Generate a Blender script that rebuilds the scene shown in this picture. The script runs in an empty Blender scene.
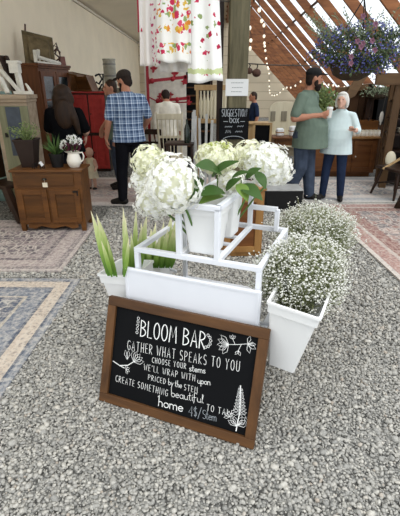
import bpy, bmesh, math, random
import numpy as np
from mathutils import Vector, Matrix, Euler, noise as mnoise

# ------------------------------------------------------------------ camera, sky, exposure
scene = bpy.context.scene
COL = scene.collection
R = math.radians
FPX, PITCH, CAMH = 410.0, R(22.9), 1.6
cam_data = bpy.data.cameras.new('camera')
cam_data.sensor_fit = 'HORIZONTAL'
cam_data.sensor_width = 36.0
cam_data.lens = 36.0 * FPX / 400.0
cam_data.clip_end = 200
cam = bpy.data.objects.new('camera', cam_data)
COL.objects.link(cam)
cam.location = (0, 0, CAMH)
cam.rotation_euler = (math.pi / 2 - PITCH, 0, 0)
scene.camera = cam

world = bpy.data.worlds.new('sky')
scene.world = world
world.use_nodes = True
wn = world.node_tree
wn.nodes.clear()
wo = wn.nodes.new('ShaderNodeOutputWorld')
wb = wn.nodes.new('ShaderNodeBackground')
wb.inputs['Color'].default_value = (0.90, 0.95, 1.0, 1)
wb.inputs['Strength'].default_value = 1.35
wn.links.new(wb.outputs[0], wo.inputs[0])

sun_data = bpy.data.lights.new('sun', 'SUN')
sun_data.energy = 1.3
sun_data.angle = R(25)
sun_data.color = (1.0, 0.97, 0.92)
sun = bpy.data.objects.new('sun', sun_data)
COL.objects.link(sun)
sun.rotation_euler = (R(28), R(22), 0)
sun.location = (3, -3, 8)

scene.view_settings.view_transform = 'Standard'
scene.view_settings.look = 'None'
scene.view_settings.exposure = 0.12
scene.view_settings.gamma = 1.0
scene.view_settings.use_curve_mapping = False

rnd = random.Random(7)

# ------------------------------------------------------------------ coordinates
def ray(x, y):
    u = (x - 200) / FPX
    v = (y - 258) / FPX
    return (u, math.cos(PITCH) - v * math.sin(PITCH), -(math.sin(PITCH) + v * math.cos(PITCH)))

def gp(x, y, z=0.0):
    u, w, h = ray(x, y)
    s = (z - CAMH) / h
    return Vector((u * s, w * s, z))

def at(x, y, Y):
    u, w, h = ray(x, y)
    s = Y / w
    return Vector((u * s, Y, CAMH + h * s))

def c(h):
    h = h.lstrip('#')
    out = []
    for i in (0, 2, 4):
        v = int(h[i:i + 2], 16) / 255
        out.append(v / 12.92 if v <= 0.04045 else ((v + 0.055) / 1.055) ** 2.4)
    return (*out, 1)

# ------------------------------------------------------------------ materials
class NT:
    def __init__(s, name):
        s.m = bpy.data.materials.new(name)
        s.m.use_nodes = True
        s.t = s.m.node_tree
        s.b = s.t.nodes['Principled BSDF']
        s.out = s.t.nodes['Material Output']
    def n(s, typ, **kw):
        nd = s.t.nodes.new(typ)
        for k, v in kw.items():
            setattr(nd, k, v)
        return nd
    def l(s, a, b):
        s.t.links.new(a, b)
    def set(s, inp, v):
        if hasattr(v, 'is_linked') or isinstance(v, bpy.types.NodeSocket):
            s.l(v, inp)
        else:
            inp.default_value = v
    def math(s, op, a, b=None, cc=None, clamp=False):
        nd = s.n('ShaderNodeMath', operation=op, use_clamp=clamp)
        s.set(nd.inputs[0], a)
        if b is not None:
            s.set(nd.inputs[1], b)
        if cc is not None:
            s.set(nd.inputs[2], cc)
        return nd.outputs[0]
    def coord(s, kind='Object', scale=(1, 1, 1), rot=(0, 0, 0)):
        tc = s.n('ShaderNodeTexCoord')
        mp = s.n('ShaderNodeMapping')
        mp.inputs['Scale'].default_value = scale
        mp.inputs['Rotation'].default_value = rot
        s.l(tc.outputs[kind], mp.inputs[0])
        return mp.outputs[0]
    def noise(s, vec, scale=5, detail=4, rough=0.55):
        nd = s.n('ShaderNodeTexNoise')
        nd.inputs['Scale'].default_value = scale
        nd.inputs['Detail'].default_value = detail
        nd.inputs['Roughness'].default_value = rough
        s.l(vec, nd.inputs['Vector'])
        return nd.outputs['Fac']
    def voro(s, vec, scale=5, feature='F1', out='Distance'):
        nd = s.n('ShaderNodeTexVoronoi', feature=feature)
        nd.inputs['Scale'].default_value = scale
        s.l(vec, nd.inputs['Vector'])
        return nd.outputs[out]
    def ramp(s, fac, stops, interp='LINEAR'):
        nd = s.n('ShaderNodeValToRGB')
        nd.color_ramp.interpolation = interp
        els = nd.color_ramp.elements
        els[0].position, els[0].color = stops[0]
        els[1].position, els[1].color = stops[-1]
        for p, col in stops[1:-1]:
            e = els.new(p)
            e.color = col
        s.l(fac, nd.inputs[0])
        return nd.outputs[0]
    def mix(s, fac, a, b, mode='MIX'):
        nd = s.n('ShaderNodeMix', data_type='RGBA', blend_type=mode)
        s.set(nd.inputs[0], fac)
        s.set(nd.inputs[6], a)
        s.set(nd.inputs[7], b)
        return nd.outputs[2]
    def sep(s, vec):
        nd = s.n('ShaderNodeSeparateXYZ')
        s.l(vec, nd.inputs[0])
        return nd.outputs
    def bump(s, h, strength=0.3, dist=0.01):
        nd = s.n('ShaderNodeBump')
        nd.inputs['Strength'].default_value = strength
        nd.inputs['Distance'].default_value = dist
        s.l(h, nd.inputs['Height'])
        s.l(nd.outputs[0], s.b.inputs['Normal'])
    def island(s):
        return s.n('ShaderNodeNewGeometry').outputs['Random Per Island']
    def fin(s, col, rough=0.6, spec=0.3, metal=0.0):
        s.set(s.b.inputs['Base Color'], col)
        s.set(s.b.inputs['Roughness'], rough)
        s.b.inputs['Specular IOR Level'].default_value = spec
        s.b.inputs['Metallic'].default_value = metal
        return s.m

def plain(name, hexc, rough=0.6, spec=0.3, metal=0.0, var=0.12, scale=12, bump=0.0):
    k = NT(name)
    v = k.coord()
    f = k.noise(v, scale, 4)
    a = c(hexc)
    lo = tuple(x * (1 - var) for x in a[:3]) + (1,)
    hi = tuple(min(1, x * (1 + var)) for x in a[:3]) + (1,)
    col = k.ramp(f, [(0.3, lo), (0.7, hi)])
    if bump:
        k.bump(f, bump, 0.01)
    return k.fin(col, rough, spec, metal)

def wood(name, dark, light, axis='Z', scale=9, rough=0.55, spec=0.3, worn=None):
    k = NT(name)
    sc = {'X': (0.12, 1, 1), 'Y': (1, 0.12, 1), 'Z': (1, 1, 0.12)}[axis]
    v = k.coord('Object', sc)
    f = k.noise(v, scale * 2.2, 6, 0.65)
    col = k.ramp(f, [(0.28, c(dark)), (0.72, c(light))])
    if worn:
        g = k.noise(k.coord(), 7, 5, 0.7)
        m = k.math('GREATER_THAN', g, 0.56)
        col = k.mix(m, col, c(worn))
    k.bump(f, 0.25, 0.004)
    return k.fin(col, rough, spec)

def leafmat(name, a, b, trans=0.3, tip=None):
    k = NT(name)
    f = k.island()
    col = k.ramp(f, [(0.0, c(a)), (1.0, c(b))])
    k.fin(col, 0.5, 0.3)
    tr = k.n('ShaderNodeBsdfTranslucent')
    k.l(col, tr.inputs[0])
    mx = k.n('ShaderNodeMixShader')
    mx.inputs[0].default_value = trans
    k.l(k.b.outputs[0], mx.inputs[1])
    k.l(tr.outputs[0], mx.inputs[2])
    k.l(mx.outputs[0], k.out.inputs[0])
    return k.m

M = {}
M['white_paint'] = plain('white_paint', '#e9ebf0', 0.45, 0.4, var=0.02, scale=5)
M['white_plastic'] = plain('white_plastic', '#f4f4f2', 0.35, 0.45, var=0.015, scale=4)
M['sign_wood'] = wood('sign_wood', '#3a2514', '#6b4828', 'X', 5)
M['sign_wood_v'] = wood('sign_wood_v', '#3a2514', '#6b4828', 'Z', 5)
M['chalkboard'] = plain('chalkboard', '#0c0d0f', 0.7, 0.12, var=0.2, scale=3)
M['chalk'] = plain('chalk', '#f1f1ee', 0.9, 0.1, var=0.05, scale=60)
M['chalk_grey'] = plain('chalk_grey', '#a5abb0', 0.9, 0.1, var=0.1, scale=60)
M['petal_white'] = leafmat('petal_white', '#f6f6ee', '#ffffff', 0.4)
M['petal_cream'] = leafmat('petal_cream', '#eaecc8', '#fbfaee', 0.4)
M['bud_green'] = leafmat('bud_green', '#b9c46a', '#dfe0a0', 0.25)
M['leaf'] = leafmat('leaf', '#2c4a1e', '#4b6a30', 0.2)
M['leaf_light'] = leafmat('leaf_light', '#5b7d33', '#8aa650', 0.3)
M['stem_green'] = plain('stem_green', '#5b7a3c', 0.5)
M['breath'] = leafmat('breath', '#dcdcd0', '#fdfcf6', 0.2)
M['breath_stem'] = leafmat('breath_stem', '#767f55', '#a2a67c', 0.2)

def blade_mat():
    k = NT('leaf_blade')
    z = k.sep(k.coord('Generated'))[2]
    f = k.noise(k.coord('Object', (60, 60, 2)), 3, 3)
    z2 = k.math('ADD', z, k.math('MULTIPLY', k.math('SUBTRACT', f, 0.5), 0.35))
    col = k.ramp(z2, [(0.05, c('#557f2a')), (0.4, c('#8fae50')), (0.68, c('#c3cf8c')), (0.92, c('#ece6c0'))])
    k.fin(col, 0.45, 0.3)
    tr = k.n('ShaderNodeBsdfTranslucent')
    k.l(col, tr.inputs[0])
    mx = k.n('ShaderNodeMixShader')
    mx.inputs[0].default_value = 0.3
    k.l(k.b.outputs[0], mx.inputs[1])
    k.l(tr.outputs[0], mx.inputs[2])
    k.l(mx.outputs[0], k.out.inputs[0])
    return k.m
M['blade'] = blade_mat()

def gravel_stone_mat():
    k = NT('gravel_stone')
    f = k.island()
    col = k.ramp(f, [(0.0, c('#82807a')), (0.35, c('#a09d95')), (0.7, c('#b8b4aa')), (0.95, c('#d0cbbf')), (1.0, c('#ac9a86'))])
    g = k.noise(k.coord(), 160, 3)
    col = k.mix(0.35, col, k.ramp(g, [(0.3, c('#77787a')), (0.7, c('#d2d0ca'))]))
    return k.fin(col, 0.9, 0.15)
M['stone'] = gravel_stone_mat()

def gravel_ground_mat():
    k = NT('gravel_ground')
    v = k.coord()
    cell = k.voro(v, 55, 'F1', 'Color')
    d = k.voro(v, 55, 'F1', 'Distance')
    s = k.sep(cell)[0]
    col = k.ramp(s, [(0.0, c('#6f6f6c')), (0.5, c('#9a9994')), (1.0, c('#bdbab2'))])
    col = k.mix(k.ramp(d, [(0.35, (0, 0, 0, 1)), (0.75, (1, 1, 1, 1))]), col, c('#4c4b48'))
    k.bump(k.math('MULTIPLY', d, -1), 0.8, 0.012)
    return k.fin(col, 0.9, 0.1)
M['gravel'] = gravel_ground_mat()

def rug_mat(name, w, h, field_a, field_b, accent, bands, sc=6.0):
    """woven rug: mirrored motifs in the field, bands of colour along the border"""
    k = NT(name)
    tc = k.coord('Object')
    X, Y, Z = k.sep(tc)
    ax = k.math('ABSOLUTE', X)
    ay = k.math('ABSOLUTE', Y)
    ed = k.math('MINIMUM', k.math('SUBTRACT', w / 2, ax), k.math('SUBTRACT', h / 2, ay))
    cb = k.n('ShaderNodeCombineXYZ')
    px = k.math('PINGPONG', ax, 0.31)
    py = k.math('PINGPONG', ay, 0.27)
    k.l(px, cb.inputs[0]); k.l(py, cb.inputs[1])
    edge = k.voro(cb.outputs[0], sc * 2.2, 'DISTANCE_TO_EDGE', 'Distance')
    cell = k.sep(k.voro(cb.outputs[0], sc * 2.2, 'F1', 'Color'))[0]
    small = k.voro(cb.outputs[0], sc * 7, 'F1', 'Distance')
    n1 = k.noise(tc, 4, 6, 0.75)
    n3 = k.noise(tc, 28, 4, 0.8)
    n2 = k.noise(k.coord('Object', (30, 120, 1)), 1.2, 3)
    fac = k.math('ADD', k.math('MULTIPLY', cell, 0.5), k.math('MULTIPLY', n1, 0.6))
    col = k.ramp(fac, [(0.25, c(field_b)), (0.48, c(accent)), (0.56, c(field_a)), (0.72, c(field_b)), (0.9, c(field_a))])
    line = k.math('LESS_THAN', edge, 0.07)
    col = k.mix(k.math('MULTIPLY', line, 0.55), col, c('#d9d2c6'))
    dots = k.math('LESS_THAN', small, 0.30)
    col = k.mix(k.math('MULTIPLY', dots, 0.45), col, c(accent))
    bcol = k.ramp(k.math('DIVIDE', ed, 0.5), bands, 'CONSTANT')
    bcol = k.mix(k.math('MULTIPLY', dots, 0.4), bcol, c(accent))
    bcol = k.mix(k.math('MULTIPLY', line, 0.25), bcol, c('#d9d2c6'))
    inb = k.math('LESS_THAN', ed, 0.40)
    col = k.mix(inb, col, bcol)
    worn = k.ramp(n3, [(0.45, (0, 0, 0, 1)), (0.62, (1, 1, 1, 1))])
    col = k.mix(k.math('MULTIPLY', worn, 0.45), col, c('#cfc7bc'))
    dk = k.ramp(n3, [(0.38, (1, 1, 1, 1)), (0.5, (0, 0, 0, 1))])
    col = k.mix(k.math('MULTIPLY', dk, 0.35), col, c(accent))
    k.bump(n2, 0.3, 0.004)
    return k.fin(col, 0.95, 0.05)

def cloth_print(name, base, stops, vscale, band=None):
    k = NT(name)
    v = k.coord('Object')
    nz = k.n('ShaderNodeTexNoise'); nz.inputs['Scale'].default_value = 26; k.l(v, nz.inputs['Vector'])
    vm = k.n('ShaderNodeVectorMath', operation='MULTIPLY_ADD'); k.l(nz.outputs['Color'], vm.inputs[0]); vm.inputs[1].default_value = (.05, .05, .05); k.l(v, vm.inputs[2])
    v0 = v; v = vm.outputs[0]
    d = k.voro(v, vscale, 'F1', 'Distance')
    cc = k.voro(v, vscale, 'F1', 'Color')
    s = k.sep(cc)[0]
    pc = k.ramp(s, stops, 'CONSTANT')
    m = k.math('LESS_THAN', k.math('ADD', d, k.math('MULTIPLY', k.noise(v, 40, 3), 0.3)), band or 0.42)
    col = k.mix(m, c(base), pc)
    return k, col, v

def plaid_mat():
    k = NT('plaid_cotton')
    X, Y, Z = k.sep(k.coord('Object'))
    def stripes(a, freq):
        fr = k.math('FRACT', k.math('MULTIPLY', a, freq))
        return k.ramp(fr, [(0.0, (0, 0, 0, 1)), (0.30, (0.55, 0.55, 0.55, 1)), (0.36, (1, 1, 1, 1)), (0.46, (0.2, 0.2, 0.2, 1)), (0.72, (0.9, 0.9, 0.9, 1)), (0.78, (0.15, 0.15, 0.15, 1))], 'CONSTANT')
    a = stripes(X, 12)
    b = stripes(Z, 12)
    f = k.math('MULTIPLY', k.math('ADD', a, b), 0.5)
    col = k.ramp(f, [(0.0, c('#3a4c6c')), (0.3, c('#7d94b4')), (0.6, c('#b3c3d6')), (0.95, c('#eef2f5'))])
    return k.fin(col, 0.9, 0.1)
M['plaid'] = plaid_mat()

def plank_mat(name, base, dark, spacing, axis=2, var=0.06):
    k = NT(name)
    v = k.coord()
    a = k.sep(v)[axis]
    q = k.math('DIVIDE', a, spacing)
    fr = k.math('FRACT', k.math('ADD', q, 100))
    ln = k.math('LESS_THAN', fr, 0.05)
    idn = k.math('FLOOR', q)
    wn_ = k.n('ShaderNodeTexWhiteNoise', noise_dimensions='1D')
    k.l(idn, wn_.inputs['W'])
    n = k.noise(v, 3, 5, 0.65)
    t = k.math('ADD', k.math('MULTIPLY', wn_.outputs['Value'], 0.5), k.math('MULTIPLY', n, 0.6))
    ca = c(base)
    col = k.ramp(t, [(0.2, tuple(x * (1 - var * 2) for x in ca[:3]) + (1,)), (0.8, ca)])
    col = k.mix(ln, col, c(dark))
    k.bump(k.math('MULTIPLY', ln, -1), 0.5, 0.01)
    return k.fin(col, 0.8, 0.15)

M['plaster'] = plain('cream_plaster', '#f3e6cd', 0.9, 0.1, var=0.05, scale=1.3, bump=0.1)
M['planks_cream'] = plank_mat('cream_planks', '#d8cbb2', '#a99a80', 0.42)
M['planks_brown'] = plank_mat('brown_planks', '#5d4330', '#241810', 0.17, 0, 0.2)
M['ceiling'] = plain('ceiling_board', '#e8dcc6', 0.9, 0.1, var=0.05, scale=0.8)
M['trim'] = plain('trim_cream', '#ded5c6', 0.7)
M['rafter'] = wood('rafter_wood', '#5c3421', '#a0683f', 'X', 5)
M['post_wood'] = wood('post_wood', '#47432f', '#787055', 'Z', 8)
M['beam_wood'] = wood('beam_wood', '#553e28', '#7a5f41', 'X', 6)
M['shelf_wood'] = wood('shelf_wood', '#4b3521', '#6f5436', 'Z', 6)
M['oak'] = wood('oak', '#4a2d15', '#744a22', 'X', 6, 0.4)
M['oak_door'] = wood('oak_door', '#3f2611', '#65401b', 'X', 7, 0.4)
M['honey'] = wood('honey_wood', '#583318', '#7d4f2a', 'X', 6, 0.45)
M['pine'] = wood('pine', '#7d5730', '#a67c48', 'Z', 6, 0.5)
M['dark_brown'] = wood('dark_brown_wood', '#20140d', '#382315', 'Z', 6, 0.45)
M['hutch_wood'] = wood('hutch_wood', '#4a2815', '#74472a', 'Z', 7, 0.5)
M['light_wood'] = wood('light_wood', '#a58357', '#c9ab7e', 'Z', 6)
M['grey_board'] = wood('grey_board', '#77705f', '#9a9280', 'Z', 6)
M['red_paint'] = plain('red_paint', '#a8352f', 0.65, 0.3, var=0.18, scale=9)
M['red_rack'] = plain('red_metal', '#9c2430', 0.45, 0.3)
M['mint'] = plain('mint_paint', '#86a096', 0.55, var=0.12, scale=6)
M['cream_paint'] = wood('cream_paint', '#cfc5a8', '#e4dcc4', 'Z', 8, 0.6)
M['old_green'] = wood('old_green_paint', '#5f6249', '#8d8b6e', 'Z', 6, 0.6)
M['pink_cream'] = wood('pink_cream_paint', '#8f7d68', '#bba890', 'X', 6, 0.7)
M['slate_blue'] = plain('slate_blue_panel', '#464d56', 0.6, var=0.2)
M['white_old'] = plain('old_white_paint', '#dcd8cc', 0.7, var=0.12, scale=14)
M['tin'] = plain('rusty_tin', '#6f6249', 0.6, 0.3, 0.2, var=0.4, scale=9, bump=0.4)
M['rust'] = plain('rust', '#5a4138', 0.8, var=0.3)
M['pinkish'] = plain('faded_red_wood', '#8a605a', 0.7, var=0.2)
M['iron'] = plain('black_iron', '#1d1b1a', 0.5, 0.4, 0.5)
M['black'] = plain('black_vinyl', '#141414', 0.5, 0.3, var=0.2)
M['grey_top'] = plain('grey_top', '#bcbcb9', 0.6)
M['pot_dark'] = plain('dark_pot', '#2a1d18', 0.5)
M['glass_dark'] = plain('cupboard_glass', '#1b2224', 0.12, 0.6, var=0.1)
M['ceramic'] = plain('white_ceramic', '#e9e4d8', 0.25, 0.5, var=0.03)
M['crock'] = plain('grey_crock', '#a9a596', 0.6, var=0.15, scale=20)
M['maroon'] = leafmat('maroon_petal', '#3c1424', '#5e2238', 0.15)
M['paper'] = plain('paper', '#e8eaea', 0.8, var=0.01)
M['ink'] = plain('ink', '#8b9093', 0.8)
M['skin'] = plain('skin', '#bb846a', 0.55, 0.3, var=0.06, scale=20)
M['skin_pale'] = plain('skin_pale', '#dcae98', 0.55, 0.3, var=0.06, scale=20)
M['black_tee'] = plain('black_tee', '#121214', 0.95, 0.05)
M['green_tee'] = plain('sage_tee', '#6e7d70', 0.95, 0.05, var=0.12, scale=8)
M['blue_polo'] = plain('pale_blue_polo', '#d6e6e6', 0.9, 0.1, var=0.05, scale=8)
M['navy_shirt'] = plain('navy_shirt', '#27324c', 0.9, 0.1)
M['cream_shirt'] = plain('cream_shirt', '#e6e0d2', 0.9, 0.1)
M['jeans'] = plain('blue_jeans', '#465061', 0.9, 0.1, var=0.25, scale=9)
M['jeans_navy'] = plain('navy_jeans', '#27324a', 0.9, 0.1, var=0.2, scale=9)
M['black_trousers'] = plain('black_trousers', '#15151a', 0.9, 0.1)
M['shoe_dark'] = plain('dark_shoe', '#1d1916', 0.6)
M['hair_brown'] = wood('brown_hair', '#1a100a', '#3d2817', 'Z', 14, 0.6)
M['hair_white'] = wood('white_hair', '#cfcbc2', '#f2efe8', 'Z', 14, 0.7)
M['beard'] = plain('dark_beard', '#2b211c', 0.9)
M['cap_black'] = plain('black_cap', '#1c1b1c', 0.85)
M['cap_brown'] = plain('brown_cap', '#332b26', 0.85)
M['cup'] = plain('paper_cup', '#ece9e2', 0.6, var=0.02)
M['eye'] = plain('eye', '#1a1310', 0.2, 0.5)
M['moss'] = plain('basket_moss', '#40362a', 0.95, var=0.35, scale=30, bump=0.5)
M['foliage'] = leafmat('basket_foliage', '#26361f', '#66764c', 0.2)
M['blue_flower'] = leafmat('blue_flower', '#3a3d80', '#7478b4', 0.2)
M['pink_flower'] = leafmat('pink_flower', '#4a2438', '#94687a', 0.15)
M['dark_green'] = leafmat('dark_green_leaf', '#2d4a24', '#638043', 0.25)
M['grey_leaf'] = leafmat('grey_green_leaf', '#5c6a4e', '#8e987a', 0.25)
M['dusty_green'] = leafmat('dusty_green_leaf', '#55693a', '#93a266', 0.3)
M['wire'] = plain('wire', '#4b4640', 0.6)
M['silver'] = plain('silver_paint', '#c9c9c6', 0.4, 0.5, 0.1)
M['bottle'] = plain('bottle_glass', '#1d2a20', 0.15, 0.6)
M['doll_dress'] = plain('doll_dress', '#e2d6b8', 0.9)
M['tag'] = plain('paper_tag', '#dcd3bd', 0.8)
M['steel'] = plain('dull_steel', '#7d7a74', 0.4, 0.4, 0.6)
def bulb_mat():
    k = NT('warm_bulb')
    k.fin((1, 0.93, 0.8, 1), 0.3)
    k.b.inputs['Emission Color'].default_value = (1, 0.88, 0.68, 1)
    k.b.inputs['Emission Strength'].default_value = 0.9
    return k.m
M['bulb'] = bulb_mat()
def poly_mat():
    k = NT('clear_polycarbonate')
    t = k.n('ShaderNodeBsdfTransparent')
    t.inputs[0].default_value = (0.97, 0.98, 0.99, 1)
    tl = k.n('ShaderNodeBsdfTranslucent')
    tl.inputs[0].default_value = (0.95, 0.97, 1, 1)
    mx = k.n('ShaderNodeMixShader')
    mx.inputs[0].default_value = 0.12
    k.l(t.outputs[0], mx.inputs[1]); k.l(tl.outputs[0], mx.inputs[2])
    k.l(mx.outputs[0], k.out.inputs[0])
    return k.m
M['polycarb'] = poly_mat()
def shirt_floral():
    k, col, v = cloth_print('floral_print', '#eceae4', [(0.0, c('#c8385a')), (0.3, c('#d98a3a')), (0.45, c('#8ea66a')), (0.6, c('#d4506e')), (0.8, c('#d9b24a')), (1.0, c('#b0304c'))], 21, 0.66)
    z = k.sep(v)[2]
    x = k.sep(v)[0]
    n = k.noise(v, 7, 3)
    keep = k.math('GREATER_THAN', k.math('ADD', k.math('ABSOLUTE', k.math('SUBTRACT', z, 0.16)), k.math('MULTIPLY', n, 0.12)), 0.10)
    top = k.math('GREATER_THAN', z, 0.28)
    hem = k.math('LESS_THAN', k.math('ABSOLUTE', k.math('SUBTRACT', z, 0.15)), 0.045)
    m = k.math('MAXIMUM', k.math('MULTIPLY', top, k.math('GREATER_THAN', n, 0.43)), hem)
    col = k.mix(m, c('#eceae4'), col)
    return k.fin(col, 0.9, 0.1)
M['floral'] = shirt_floral()
def shirt_cherry():
    k, col, v = cloth_print('cherry_print', '#efeeea', [(0.0, c('#b02848')), (0.4, c('#c43a58')), (0.8, c('#8fa06a')), (1.0, c('#b02848'))], 12.5, 0.42)
    z = k.sep(v)[2]
    n = k.noise(v, 5, 3)
    band = k.math('LESS_THAN', k.math('ABSOLUTE', k.math('SUBTRACT', k.math('ADD', z, k.math('MULTIPLY', n, 0.06)), 0.15)), 0.022)
    col = k.mix(band, col, c('#c6cf9c'))
    return k.fin(col, 0.9, 0.1)
M['cherry'] = shirt_cherry()
def striped_cloth():
    k, col, v = cloth_print('pink_edge_print', '#e6e0da', [(0.0, c('#b3416a')), (0.5, c('#7c8f5a')), (0.7, c('#c86a7c')), (1.0, c('#a0304c'))], 24, 0.5)
    x = k.sep(v)[0]
    m = k.math('GREATER_THAN', x, 0.03)
    return k.fin(k.mix(m, c('#e6e0da'), col), 0.9, 0.1)
M['edge_print'] = striped_cloth()
M['red_cloth'] = plain('red_cloth', '#b5364c', 0.9)
M['white_cloth'] = plain('white_cloth', '#dedad3', 0.9)

# ------------------------------------------------------------------ mesh builder
def rot_to(d):
    d = Vector(d).normalized()
    return d.to_track_quat('Z', 'Y').to_matrix()

class MB:
    def __init__(s):
        s.v = []; s.f = []; s.mi = []; s.cur = 0
    def add(s, vs, fs, mi=None):
        o = len(s.v)
        s.v.extend([tuple(x) for x in vs])
        for f in fs:
            s.f.append(tuple(i + o for i in f))
            s.mi.append(s.cur if mi is None else mi)
        return s
    def box(s, ctr, size, rot=None, taper=1.0, mi=None, bev=0.0):
        x, y, z = [q / 2 for q in size]
        ctr = Vector(ctr)
        if bev <= 0:
            pts = [(-x*taper, -y*taper, -z), (x*taper, -y*taper, -z), (x*taper, y*taper, -z), (-x*taper, y*taper, -z), (-x, -y, z), (x, -y, z), (x, y, z), (-x, y, z)]
            fs = [(0, 3, 2, 1), (4, 5, 6, 7), (0, 1, 5, 4), (1, 2, 6, 5), (2, 3, 7, 6), (3, 0, 4, 7)]
        else:
            b = min(bev, x * .45, y * .45, z * .45)
            pts = []; fs = []
            lv = [(-z, x - b, y - b), (-z + b, x, y), (z - b, x, y), (z, x - b, y - b)]
            for zz, xx, yy in lv:
                e = b
                pts += [(-xx + e, -yy, zz), (xx - e, -yy, zz), (xx, -yy + e, zz), (xx, yy - e, zz), (xx - e, yy, zz), (-xx + e, yy, zz), (-xx, yy - e, zz), (-xx, -yy + e, zz)]
            for i in range(3):
                for j in range(8):
                    a = i * 8 + j; bb = i * 8 + (j + 1) % 8
                    fs.append((a, bb, bb + 8, a + 8))
            fs.append(tuple(range(7, -1, -1))); fs.append(tuple(range(24, 32)))
        m = rot if rot is not None else Matrix.Identity(3)
        return s.add([ctr + m @ Vector(q) for q in pts], fs, mi)
    def tube(s, pts, r, seg=8, cap=True, mi=None):
        pts = [Vector(q) for q in pts]
        n = len(pts)
        rs = r if isinstance(r, (list, tuple)) else [r] * n
        vs = []; fs = []
        up = Vector((0.123, 0.37, 0.92))
        for i, q in enumerate(pts):
            t = (pts[min(i + 1, n - 1)] - pts[max(i - 1, 0)])
            if t.length < 1e-9: t = Vector((0, 0, 1))
            t.normalize()
            a = t.cross(up)
            if a.length < 0.05: a = t.cross(Vector((1, 0, 0)))
            a.normalize(); b = t.cross(a)
            for j in range(seg):
                an = 2 * math.pi * j / seg
                vs.append(q + (a * math.cos(an) + b * math.sin(an)) * rs[i])
        for i in range(n - 1):
            for j in range(seg):
                k = (j + 1) % seg
                fs.append((i * seg + j, i * seg + k, (i + 1) * seg + k, (i + 1) * seg + j))
        if cap:
            fs.append(tuple(range(seg - 1, -1, -1))); fs.append(tuple((n - 1) * seg + j for j in range(seg)))
        return s.add(vs, fs, mi)
    def bar(s, a, b, w, h=None, mi=None):
        """square bar from a to b"""
        a = Vector(a); b = Vector(b); h = h or w
        d = (b - a); L = d.length; d.normalize()
        side = d.cross(Vector((0, 0, 1)))
        if side.length < 0.05: side = Vector((1, 0, 0))
        side.normalize(); up = side.cross(d)
        vs = []
        for q in (a, b):
            for sx, sy in ((-1, -1), (1, -1), (1, 1), (-1, 1)):
                vs.append(q + side * sx * w / 2 + up * sy * h / 2)
        return s.add(vs, [(0, 1, 2, 3), (7, 6, 5, 4), (0, 4, 5, 1), (1, 5, 6, 2), (2, 6, 7, 3), (3, 7, 4, 0)], mi)
    def bar2(s, a, b, ex, ey, mi=None):
        """bar with explicit half-vectors"""
        a = Vector(a); b = Vector(b); ex = Vector(ex); ey = Vector(ey)
        vs = []
        for q in (a, b):
            vs += [q - ex - ey, q + ex - ey, q + ex + ey, q - ex + ey]
        return s.add(vs, [(0, 3, 2, 1), (4, 5, 6, 7), (0, 1, 5, 4), (1, 2, 6, 5), (2, 3, 7, 6), (3, 0, 4, 7)], mi)
    def lathe(s, prof, ctr=(0, 0, 0), seg=16, rot=None, mi=None):
        ctr = Vector(ctr); m = rot if rot is not None else Matrix.Identity(3)
        vs = []; fs = []
        n = len(prof)
        for r, z in prof:
            for j in range(seg):
                an = 2 * math.pi * j / seg
                vs.append(ctr + m @ Vector((r * math.cos(an), r * math.sin(an), z)))
        for i in range(n - 1):
            for j in range(seg):
                k = (j + 1) % seg
                fs.append((i * seg + j, i * seg + k, (i + 1) * seg + k, (i + 1) * seg + j))
        fs.append(tuple(range(seg - 1, -1, -1))); fs.append(tuple((n - 1) * seg + j for j in range(seg)))
        return s.add(vs, fs, mi)
    def ell(s, ctr, r, seg=12, rings=8, rot=None, mi=None):
        if not isinstance(r, (list, tuple)): r = (r, r, r)
        ctr = Vector(ctr); m = rot if rot is not None else Matrix.Identity(3)
        vs = [ctr + m @ Vector((0, 0, -r[2]))]; fs = []
        for i in range(1, rings):
            th = math.pi * i / rings
            for j in range(seg):
                an = 2 * math.pi * j / seg
                vs.append(ctr + m @ Vector((r[0] * math.sin(th) * math.cos(an), r[1] * math.sin(th) * math.sin(an), -r[2] * math.cos(th))))
        vs.append(ctr + m @ Vector((0, 0, r[2])))
        for j in range(seg):
            k = (j + 1) % seg
            fs.append((0, 1 + k, 1 + j))
            e = 1 + (rings - 2) * seg
            fs.append((len(vs) - 1, e + j, e + k))
        for i in range(rings - 2):
            for j in range(seg):
                k = (j + 1) % seg
                a = 1 + i * seg
                fs.append((a + j, a + k, a + seg + k, a + seg + j))
        return s.add(vs, fs, mi)
    def rings(s, rr, seg=16, mi=None):
        """loft of horizontal ellipses (cx, cy, z, rx, ry)"""
        vs = []; fs = []; n = len(rr)
        for cx, cy, z, rx, ry in rr:
            for j in range(seg):
                an = 2 * math.pi * j / seg
                vs.append((cx + rx * math.cos(an), cy + ry * math.sin(an), z))
        for i in range(n - 1):
            for j in range(seg):
                k = (j + 1) % seg
                fs.append((i * seg + j, i * seg + k, (i + 1) * seg + k, (i + 1) * seg + j))
        fs.append(tuple(range(seg - 1, -1, -1))); fs.append(tuple((n - 1) * seg + j for j in range(seg)))
        return s.add(vs, fs, mi)
    def prism(s, poly, origin, ex, ey, depth, mi=None):
        """2-D outline extruded along ex x ey"""
        origin = Vector(origin); ex = Vector(ex); ey = Vector(ey)
        nn = ex.cross(ey).normalized() * depth
        n = len(poly)
        vs = [origin + ex * p[0] + ey * p[1] for p in poly]
        vs += [q + nn for q in vs]
        fs = [tuple(range(n - 1, -1, -1)), tuple(range(n, 2 * n))]
        for i in range(n):
            k = (i + 1) % n
            fs.append((i, k, k + n, i + n))
        return s.add(vs, fs, mi)
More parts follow.
